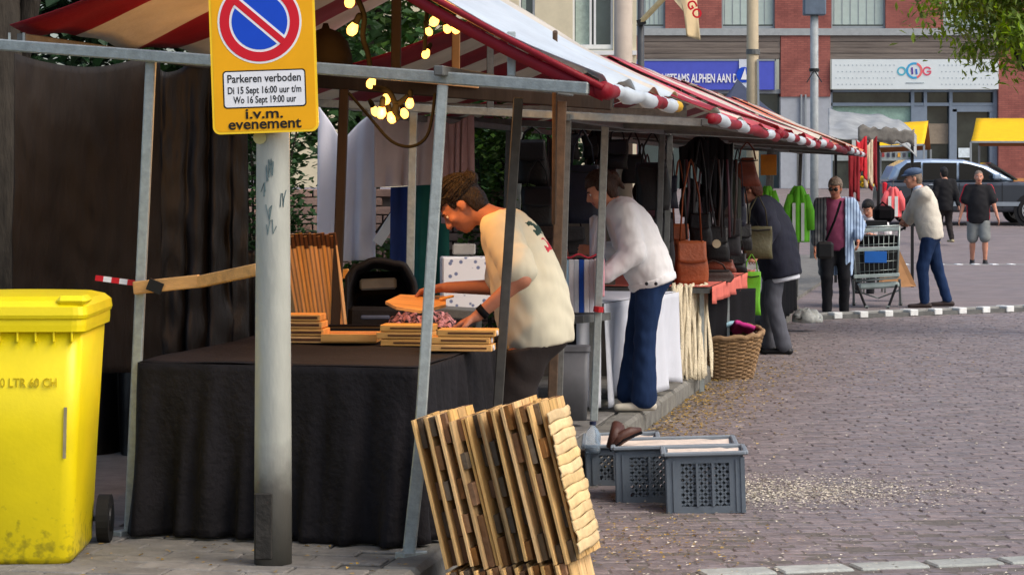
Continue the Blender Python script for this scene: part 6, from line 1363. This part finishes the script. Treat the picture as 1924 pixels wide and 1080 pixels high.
slabx(1566, 1720, 280, 302, .39, .03, 'grey_film', M('grey_film', (150, 160, 160), .5), shp); slabx(1804, 1828, 278, 296, .3, .02, 'notice', M('notice_white', (216, 230, 234), .6), shp)
slabx(1748, 1786, 232, 270, .42, .02, 'beige_blind', M('beige_blind', (150, 136, 116), .7), shp)
bch = thing('bench', 'low orange-brown bench against the brick wall at the right edge', 'bench', P(1900, 346, 79)); MB().box(P(1940, 338, 79), (2.6, .5, .1)).build('seat', M('orange_wood', (196, 140, 80), .7), bch)
for px in (1880, 1990): MB().box(P(px, 345, 79), (.1, .4, .26)).build('leg', FRM, bch)
# cream building to the left, behind the roofs
cb_ = thing('cream_building', 'cream rendered building with white windows above the canvas roofs', 'building', (0, 70, 1)); CRM = M('cream_render', (206, 196, 166), .8, .08, 3, .1, 20)
D7 = 70.0
for (x0, x1, y0, y1) in ((520, 1196, -200, -60), (520, 975, -60, 95), (1005, 1076, -60, 95), (1152, 1196, -60, 95), (520, 1196, 95, 352)):
    slabx(x0, x1, y0, y1, 0, .5, 'wall', CRM, cb_, D7)
for (x0, x1) in ((975, 1005), (1076, 1152)):
    w = slabx(x0, x1, -60, 92, .3, .05, 'window', GLS, cb_, D7)
    for xx in ((x0+2, x1-2) if x1-x0 < 50 else (x0+2, (x0+x1)/2-4, (x0+x1)/2+4, x1-2)): slabx(xx-2, xx+2, -60, 92, .1, .2, 'frame', WFRM, w, D7)
    slabx(x0, x1, 84, 92, .09, .22, 'frame', WFRM, w, D7)
    slabx(x0+6, x0+(x1-x0)*.45, -60, 84, .27, .02, 'curtain', M('pale_green_curtain', (170, 186, 172), .8), w, D7)
slabx(1080, 1196, 96, 104, -.15, .3, 'sill', WFRM, cb_, D7)
for q in range(4): slabx(880+q*75, 925+q*75, 232, 330, -.02, .06, 'ground_floor_window', M('bright_window', (190, 204, 214), .3), cb_, D7)
# blue tent, yellow awnings, grey tarpaulin stall
tn = thing('pointed_tent', 'dark blue pointed tent behind the lamp post', 'tent', P(1420, 345, 52)); NV = M('dark_navy_tent', (52, 60, 80), .8, .12, 5)
ap = P(1386, 150, 53); cs = [P(1330, 206, 51.5), P(1500, 240, 51.5), P(1500, 236, 54.5), P(1335, 206, 54.5)]
mb = MB()
for i in range(4):
    a, b = cs[i], cs[(i+1) % 4]; mb.grid(8, 8, lambda u, v: (a.lerp(b, u)).lerp(ap, v)-Vector((0, 0, .25*math.sin(math.pi*v)*.5)))
mb.build('canopy', NV, tn, True, .02)
for c in cs: MB().bar((c.x, c.y, gz(c.y)), c, .06).build('pole', GREYST, tn)
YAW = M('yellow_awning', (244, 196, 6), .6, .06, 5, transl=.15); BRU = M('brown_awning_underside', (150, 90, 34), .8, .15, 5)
def awning(label, x0, x1, yt, yb, D, skew):
    r = thing('awning_kiosk', label, 'kiosk', P((x0+x1)/2, 345, D), group='yellow-roofed kiosks'); dd = 1.6
    a, b, c, d = P(x0+skew, yt, D+dd), P(x1, yt, D+dd), P(x1-(0 if skew else 0), yb, D), P(x0, yb, D)
    if skew < 0: a, b, c, d = P(x0, yt+6, D+dd), P(x1, yt, D+dd), P(x1+skew, yb-4, D), P(x0, yb, D)
    def seg(p, q): return MB().grid(12, 6, lambda u, v: d.lerp(c, u).lerp(a.lerp(b, u), v)-Vector((0, 0, .05*math.sin(math.pi*v))))
    seg(0, 0).build('front_slope', YAW, r, True, .02)
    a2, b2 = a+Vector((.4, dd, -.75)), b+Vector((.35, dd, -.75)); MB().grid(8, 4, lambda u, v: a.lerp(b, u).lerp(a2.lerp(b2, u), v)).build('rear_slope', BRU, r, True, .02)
    for p in (c, d, a2, b2): MB().bar((p.x, p.y, gz(p.y)), p, .05).build('post', FRM, r)
    MB().bar(d, c, .05).build('front_rail', FRM, r)
    return r
awning('yellow-roofed kiosk behind the car, left of the door', 1644, 1744, 228, 276, 64, -8)
awning('yellow-roofed kiosk at the right edge, partly out of frame', 1824, 1990, 223, 267, 66, 10)
tp_ = thing('tarpaulin_stall', 'stall under a ragged grey-white tarpaulin beyond the row', 'market stall', P(1640, 480, 34.5)); TPM = M('grey_white_tarp', (158, 161, 160), .6, .2, 4, .4, 12, transl=.15)
def tarp(u, v):
    px = 1556+166*u; py = (206+22*u if u < .8 else 224+30*(u-.8)/.2)+(52-6*u)*v*(1 if u < .7 else 1-.4*(u-.7)); return P(px, py+5*wob(u*12, v*6, 0, 4), 36.5-2.2*v)
MB().grid(40, 16, tarp).build('tarpaulin', TPM, tp_, True, .01)
tag(MB().grid(22, 4, lambda u, v: P(1612+106*u, 236+8*u+26*v+7*wob(u*20, v*4, 0, 2), 34.25)).build('ragged_edge', M('dirty_tarp_edge', (120, 116, 108), .8, .35, 9), tp_, True, .008))
for px, d in ((1650, 34.4), (1714, 34.6), (1570, 36.2)): q = P(px, 250, d); MB().bar((q.x, q.y, 0), q, .04).build('post', BLACKP, tp_)
# poles
def pole(label, px, wpx, ytop, ybase, D, mat, name='street_pole', cat='pole'):
    a = P(px, ybase, D); r = thing(name, label, cat, (a.x, D, gz(D)+.1)); w = wpx/FP*D/2; b = P(px, ytop, D)
    MB().lathe((a.x, D, gz(D)), [(w*1.08, 0), (w, b.z-gz(D))], 16).build('shaft', mat, r, True); return r
pole('stout pale round column rising behind the canvas roofs', 1171, 34, -60, 0, 26, M('pale_column', (172, 160, 146), .7, .1, 5))
p1 = pole('thin dark pole holding the flag rod', 1204, 13, -60, 0, 42, M('dark_pole', (70, 72, 74), .5)); MB().tube([P(1204, 42, 41.9), P(1252, -8, 41.7)], .05, 8).build('flag_rod', M('cream_rod', (196, 176, 130), .6), p1); MB().bar(P(1197, 44, 41.9), P(1213, 40, 41.9), .1).build('bracket', BLACKP, p1)
fl = thing('flag', 'cream flag with red lettering hanging from the rod', 'flag', P(1298, 76, 41.6)); FLC = M('cream_flag', (226, 206, 164), .85, .08, 5, transl=.2)
MB().grid(16, 16, lambda u, v: P(1248+60*u+8*v, -12+18*u*v+(70*v if u > .55 else 55*v*u), 41.6+.12*math.sin(u*7+v*2))).build('cloth', FLC, fl, True, .006)
text('GO', P(1298, 22, 41.4), .22, SR, fl, ex=Vector((.5, 0, -.86)), ey=Vector((.86, 0, .5)), thick=.003, bold=.006)
p2 = pole('beige lamp post with a clamp ring, above the pointed tent', 1414, 22, -60, 0, 38, M('beige_post', (166, 152, 124), .6, .12, 6)); MB().lathe(P(1415, 98, 38), [(.11, -.04), (.11, .04)], 14).build('clamp_ring', GREYST, p2)
MB().bar(P(1424, 112, 37.9), P(1425, 200, 37.9), .03).build('side_pipe', FRM, p2)
p3 = pole('slim grey post topped by a grey box', 1530, 15, 24, 0, 46, M('grey_post', (150, 156, 156), .5)); MB().bbox(P(1530, 6, 46), (.42, .3, .48), .02).build('box', M('slate_box', (96, 110, 124), .6), p3)
for s in (-1, 1): MB().tube([P(1530, 132, 45.9), P(1530+s*14, 155, 45.8)], .012, 5).build('spike', BLACKP, p3)
MB().lathe(P(1530, 132, 46), [(.1, -.03), (.1, .03)], 12).build('collar', BLACKP, p3)
# parked car, facing right
car = thing('parked_car', 'silver-blue off-road car with dark windows, parked facing right', 'car', (11.3, 59, gz(59)))
PAINT = M('silver_blue_paint', (158, 178, 198), .3, .06, 3, metal=.5, coat=.6, spec=.5); DPAINT = M('dark_slate_paint', (58, 64, 72), .3, .08, 3, metal=.4, coat=.6); CG = M('car_glass', (26, 30, 34), .06, .1, 3, spec=.9)
cz = gz(59); x0 = P(1648, 0, 59).x
def CP(x, z): return (x0+x, z+cz)                                        # x from the rear bumper, z above ground
low = [(0, .45), (.02, .8), (.1, 1.02), (3.3, 1.04), (4.0, .98), (4.42, .86), (4.5, .6), (4.48, .4), (4.2, .3), (.15, .3)]
grn = [(.12, 1.02), (.32, 1.42), (.6, 1.57), (1.2, 1.6), (2.0, 1.58), (2.6, 1.42), (3.32, 1.04)]
def prof(pts, y0, y1, name, m, parent, ins=0): return MB().prism([(x0+a, 59+y0, cz+z) for a, z in pts], (0, y1-y0, 0)).build(name, m, parent)
body = prof(low, -.9, .9, 'body', DPAINT, car); bv = body.modifiers.new('b', 'BEVEL'); bv.width = .09; bv.segments = 3
cab = prof(grn, -.74, .74, 'cabin', PAINT, car); bv = cab.modifiers.new('b', 'BEVEL'); bv.width = .14; bv.segments = 4; bv.limit_method = 'ANGLE'; bv.angle_limit = 1.2
for pts in ([(.36, 1.08), (.46, 1.36), (.62, 1.5), (.95, 1.52), (.95, 1.08)], [(1.0, 1.08), (1.0, 1.5), (1.82, 1.5), (1.82, 1.08)], [(1.88, 1.08), (1.88, 1.5), (2.1, 1.48), (2.46, 1.38), (2.94, 1.08)]):
    prof(pts, -.765, -.745, 'side_window', CG, car)
MB().prism([(x0+2.66, 59-.66, cz+1.48), (x0+2.66, 59+.66, cz+1.48), (x0+3.3, 59+.7, cz+1.07), (x0+3.3, 59-.7, cz+1.07)], (.02, 0, .03)).build('windscreen', CG, car)
TY = MATS['black_rubber']
for xx in (.85, 3.6):
    MB().lathe((x0+xx, 58.12, cz+.34), [(.42, 0), (.42, .03)], 28, rot('X', 90)).build('wheel_arch', BLACKP, car)
    for yy in (58.16, 59.8):
        w_ = MB().lathe((x0+xx, yy, cz+.34), [(.2, -.11), (.32, -.11), (.345, -.08), (.345, .08), (.32, .11), (.2, .11)], 28, rot('X', 90)).build('wheel', TY, car)
        rim = MB()
        for k in range(6):
            a = k*math.pi/3; rim.bar((x0+xx, yy-.115, cz+.34), (x0+xx+.22*math.cos(a), yy-.115, cz+.34+.22*math.sin(a)), .07, .03, up=(0, 1, 0))
        rim.lathe((x0+xx, yy-.1, cz+.34), [(.215, 0), (.235, 0), (.235, .03), (.215, .03)], 24, rot('X', 90), False); rim.build('rim', M('alloy_rim', (176, 180, 182), .3, .05, metal=.6), w_)
MB().bbox((x0+2.75, 58.0, cz+1.16), (.2, .16, .14), .04).build('wing_mirror', PAINT, car)
for xx in (1.2, 2.1): MB().bbox((x0+xx, 58.09, cz+.96), (.18, .03, .03), .01).build('door_handle', CRL, car)
for xx in (.98, 1.86, 2.9): MB().box((x0+xx, 58.097, cz+.7), (.012, .012, .62)).build('door_seam', BLACKP, car)
MB().box((x0+2.2, 58.09, cz+.5), (2.3, .04, .1)).build('side_trim', CRL, car)
MB().bbox((x0+4.36, 58.2, cz+.78), (.2, .24, .14), .03).build('headlight', M('lamp_glass', (220, 226, 230), .1, .02, spec=.8), car); MB().bbox((x0+.06, 58.2, cz+.88), (.1, .2, .3), .03).build('tail_light', SR, car)
bsu = thing('orange_reflection', 'small orange box imitating the reflection in the rear window of the silver-blue car', 'box', P(1668, 345, 60.5)); MB().bbox(P(1668, 334, 61), (.24, .2, .2), .02).build('box', ORNC, bsu)  # added box in place of an orange reflection in the rear glass
# trees: tapered trunk, limbs, crown of many leaf faces
LEAFM = [M('leaf_green_%d' % k, c, .6, .3, 4, island=.35, transl=.3, spec=.3) for k, c in enumerate(((52, 82, 44), (74, 104, 48), (40, 66, 42)))]
BARK = M('tree_bark', (52, 47, 40), .95, .4, 10, .8, 22, stretch=(2, 2, .5))
def tree(label, loc, h, cz_, crown, n, seed, lm, leaf=.05, tr=.14, lean=(0, 0), group='trees behind the stalls', holes=.3, name='broadleaf_tree', droop=0):
    rg = random.Random(seed); r = thing(name, label, 'tree', loc, 0, group); loc = Vector(loc)
    top = loc+Vector((lean[0], lean[1], h)); pts = [loc.lerp(top, t/6)+Vector((.06*math.sin(t*1.7+seed), .06*math.cos(t*1.3+seed), 0))*(t/6) for t in range(7)]
    mb = MB().tube(pts, [tr*(1.25-.85*t/6) for t in range(7)], 10); tips = []
    mb.build('trunk', BARK, r, True)
    cen = loc+Vector((lean[0]*.8, lean[1]*.8, cz_)); lb = MB()
    for k in range(10):
        st_ = pts[rg.randint(2, 6)]; dv = Vector((rg.gauss(0, 1), rg.gauss(0, 1), rg.gauss(.2, .6))).normalized(); e = cen+Vector((dv.x*crown[0], dv.y*crown[1], dv.z*crown[2]))*.75
        lb.tube([st_, st_.lerp(e, .5)+Vector((0, 0, .12)), e], [tr*.35, tr*.2, tr*.06], 6); tips.append(e)
    lb.build('limbs', BARK, r, True)
    clumps = []
    for k in range(70):
        v = Vector((rg.gauss(0, 1), rg.gauss(0, 1), rg.gauss(0, 1))).normalized()*rg.uniform(.35, 1)**.6; clumps.append((cen+Vector((v.x*crown[0], v.y*crown[1], v.z*crown[2])), rg.uniform(.14, .3)*min(crown)))
    L_ = leaf; V = []; Fc = []; cm = []
    for k in range(n):
        c, s_ = clumps[rg.randrange(len(clumps))]; p = c+Vector((rg.gauss(0, s_), rg.gauss(0, s_), rg.gauss(0, s_*.8)))
        a, b = rg.uniform(0, 6.28), rg.uniform(-.9, .9)-droop; d = Vector((math.cos(a)*math.cos(b), math.sin(a)*math.cos(b), math.sin(b))); sd2 = Vector((-math.sin(a), math.cos(a), rg.uniform(-.6, .6))).normalized(); l_ = L_*rg.uniform(.6, 1.4); w_ = l_*(.42 if droop == 0 else .2); nn = d.cross(sd2)
        o = len(V); V += [tuple(p), tuple(p+d*l_*.5+sd2*w_+nn*w_*.3), tuple(p+d*l_), tuple(p+d*l_*.5-sd2*w_+nn*w_*.3)]; Fc.append((o, o+1, o+2, o+3))
    mb = MB(); mb.v = V; mb.f = Fc; mb.m = [0]*len(Fc); mb.build('crown', lm, r, False); return r
tree('dense dark tree at the left behind the striped canvas', (-4.6, 19, .1), 4.2, 3.6, (1.7, 1.5, 1.6), 9000, 1, LEAFM[2], .12)
tree('leafy tree behind the lit bulbs', (-2.4, 20, .1), 4.2, 3.3, (1.5, 1.3, 1.6), 9000, 2, LEAFM[0], .11)
tree('mid green tree seen between the two nearest roofs', (-1.35, 22, .1), 4.2, 3.3, (1.0, 1.2, 1.6), 9000, 3, LEAFM[1], .11)
tree('slender tree behind the black coat and the brown stall leg', (.0, 25, .1), 2.6, 1.7, (.7, .7, .9), 6000, 4, LEAFM[0], .11)
tree('stout dark trunk at the left edge with ivy', (-2.95, 13.6, .12), 4.6, 4.6, (1.0, .9, 1.0), 3500, 5, LEAFM[2], .1, tr=.24)
tree('broad tree far left behind the netting', (-6.6, 24, .1), 5, 4.0, (2.4, 2, 2.2), 9000, 6, LEAFM[2], .14)
tree('green tree whose branches hang into the top right corner', (6.2, 25, 0), 4.4, 3.6, (1.4, 1.0, .85), 28000, 7, M('plane_leaf_yellow_green', (146, 174, 66), .6, .35, 3, island=.4, transl=.45), .1, tr=.16, group=None, droop=.5, lean=(-.5, 0))
# hedge, brick garden wall behind the stalls
WBR = M('wall_brick', (158, 130, 116), .9, .2, 8, .2, 40, rnd=.22); WMO = M('wall_mortar', (96, 90, 84), .95, .2, 10)
gw = thing('brick_wall', 'low pale brick garden wall glimpsed behind the hanging sheets', 'wall', (-1.6, 18.5, .11))
MB().box((-1.9, 18.62, .82), (5.4, .2, 1.42)).build('core', WMO, gw)
bmesh_ = MB().bbox((0, 0, 0), (.205, .1, .058), .004).mesh('brick', WBR); n_ = 0
for r_ in range(21):
    for k in range(14):
        x = -2.95+k*.217+(r_ % 2)*.108; z = .16+r_*.068
        if n_ >= 294 or random.random() < .04: continue
        o = bpy.data.objects.new('brick', bmesh_); col_link(o); o.parent = gw; o.location = (x+1.6, 18.5-18.5+.02+rf(-.004, .004), z-.11); n_ += 1
def bush(label, c, r, n, seed, lm, leaf=.06):
    rg = random.Random(seed); o_ = thing('bush', label, 'bush', (c[0], c[1], .11), 0, 'bushes behind the stalls'); V = []; Fc = []
    for k in range(6): MB().tube([(c[0]+rg.gauss(0, .05), c[1], .1), (c[0]+rg.gauss(0, r[0]*.5), c[1]+rg.gauss(0, r[1]*.4), c[2]+r[2]*.4)], [.02, .006], 5).build('stem', BARK, o_)
    for k in range(n):
        v = Vector((rg.gauss(0, 1), rg.gauss(0, 1), rg.gauss(0, 1))).normalized()*rg.uniform(.3, 1)**.5; q = .8+.3*wob(v.x*4, v.y*4, v.z*4, seed); p = Vector(c)+Vector((v.x*r[0]*q, v.y*r[1]*q, v.z*r[2]*q))
        if p.z < .12: continue
        a, b = rg.uniform(0, 6.28), rg.uniform(-.8, .8); d = Vector((math.cos(a)*math.cos(b), math.sin(a)*math.cos(b), math.sin(b))); s2 = Vector((-math.sin(a), math.cos(a), rg.uniform(-.5, .5))); l_ = leaf*rg.uniform(.6, 1.3)
        o = len(V); V += [tuple(p), tuple(p+d*l_*.5+s2*l_*.35), tuple(p+d*l_), tuple(p+d*l_*.5-s2*l_*.35)]; Fc.append((o, o+1, o+2, o+3))
    mb = MB(); mb.v = V; mb.f = Fc; mb.m = [0]*len(Fc); mb.build('foliage', lm, o_)
bush('green bush below the mauve cloth', (-.95, 16.4, .75), (.5, .4, .65), 2600, 1, LEAFM[1]); bush('green bush between lamp post and white sheet', (-1.75, 17.0, 1.5), (.4, .4, 1.3), 3200, 2, LEAFM[0]); bush('dark bush behind the near-black sheet', (-2.9, 17.2, 1.0), (.7, .5, 1.0), 2600, 3, LEAFM[2]); bush('pale green bush behind the stallholder', (-.1, 18.2, 1.3), (.4, .4, 1.2), 2800, 4, LEAFM[1])
bush('dark bush under the far left tree', (-4.6, 17.5, 1.1), (.9, .6, 1.1), 3000, 5, LEAFM[2])
lp = thing('leaning_board', 'white board leaning behind the navy cloth', 'board', P(722, 460, 15.8)); MB().bar(P(708, 458, 15.9), P(744, 402, 15.9), .02, .07, bev=.004).build('board', WFRM, lp); MB().bar(P(708, 438, 15.95), P(740, 396, 15.95), .015, .03).build('dark_edge', BLACKP, lp)
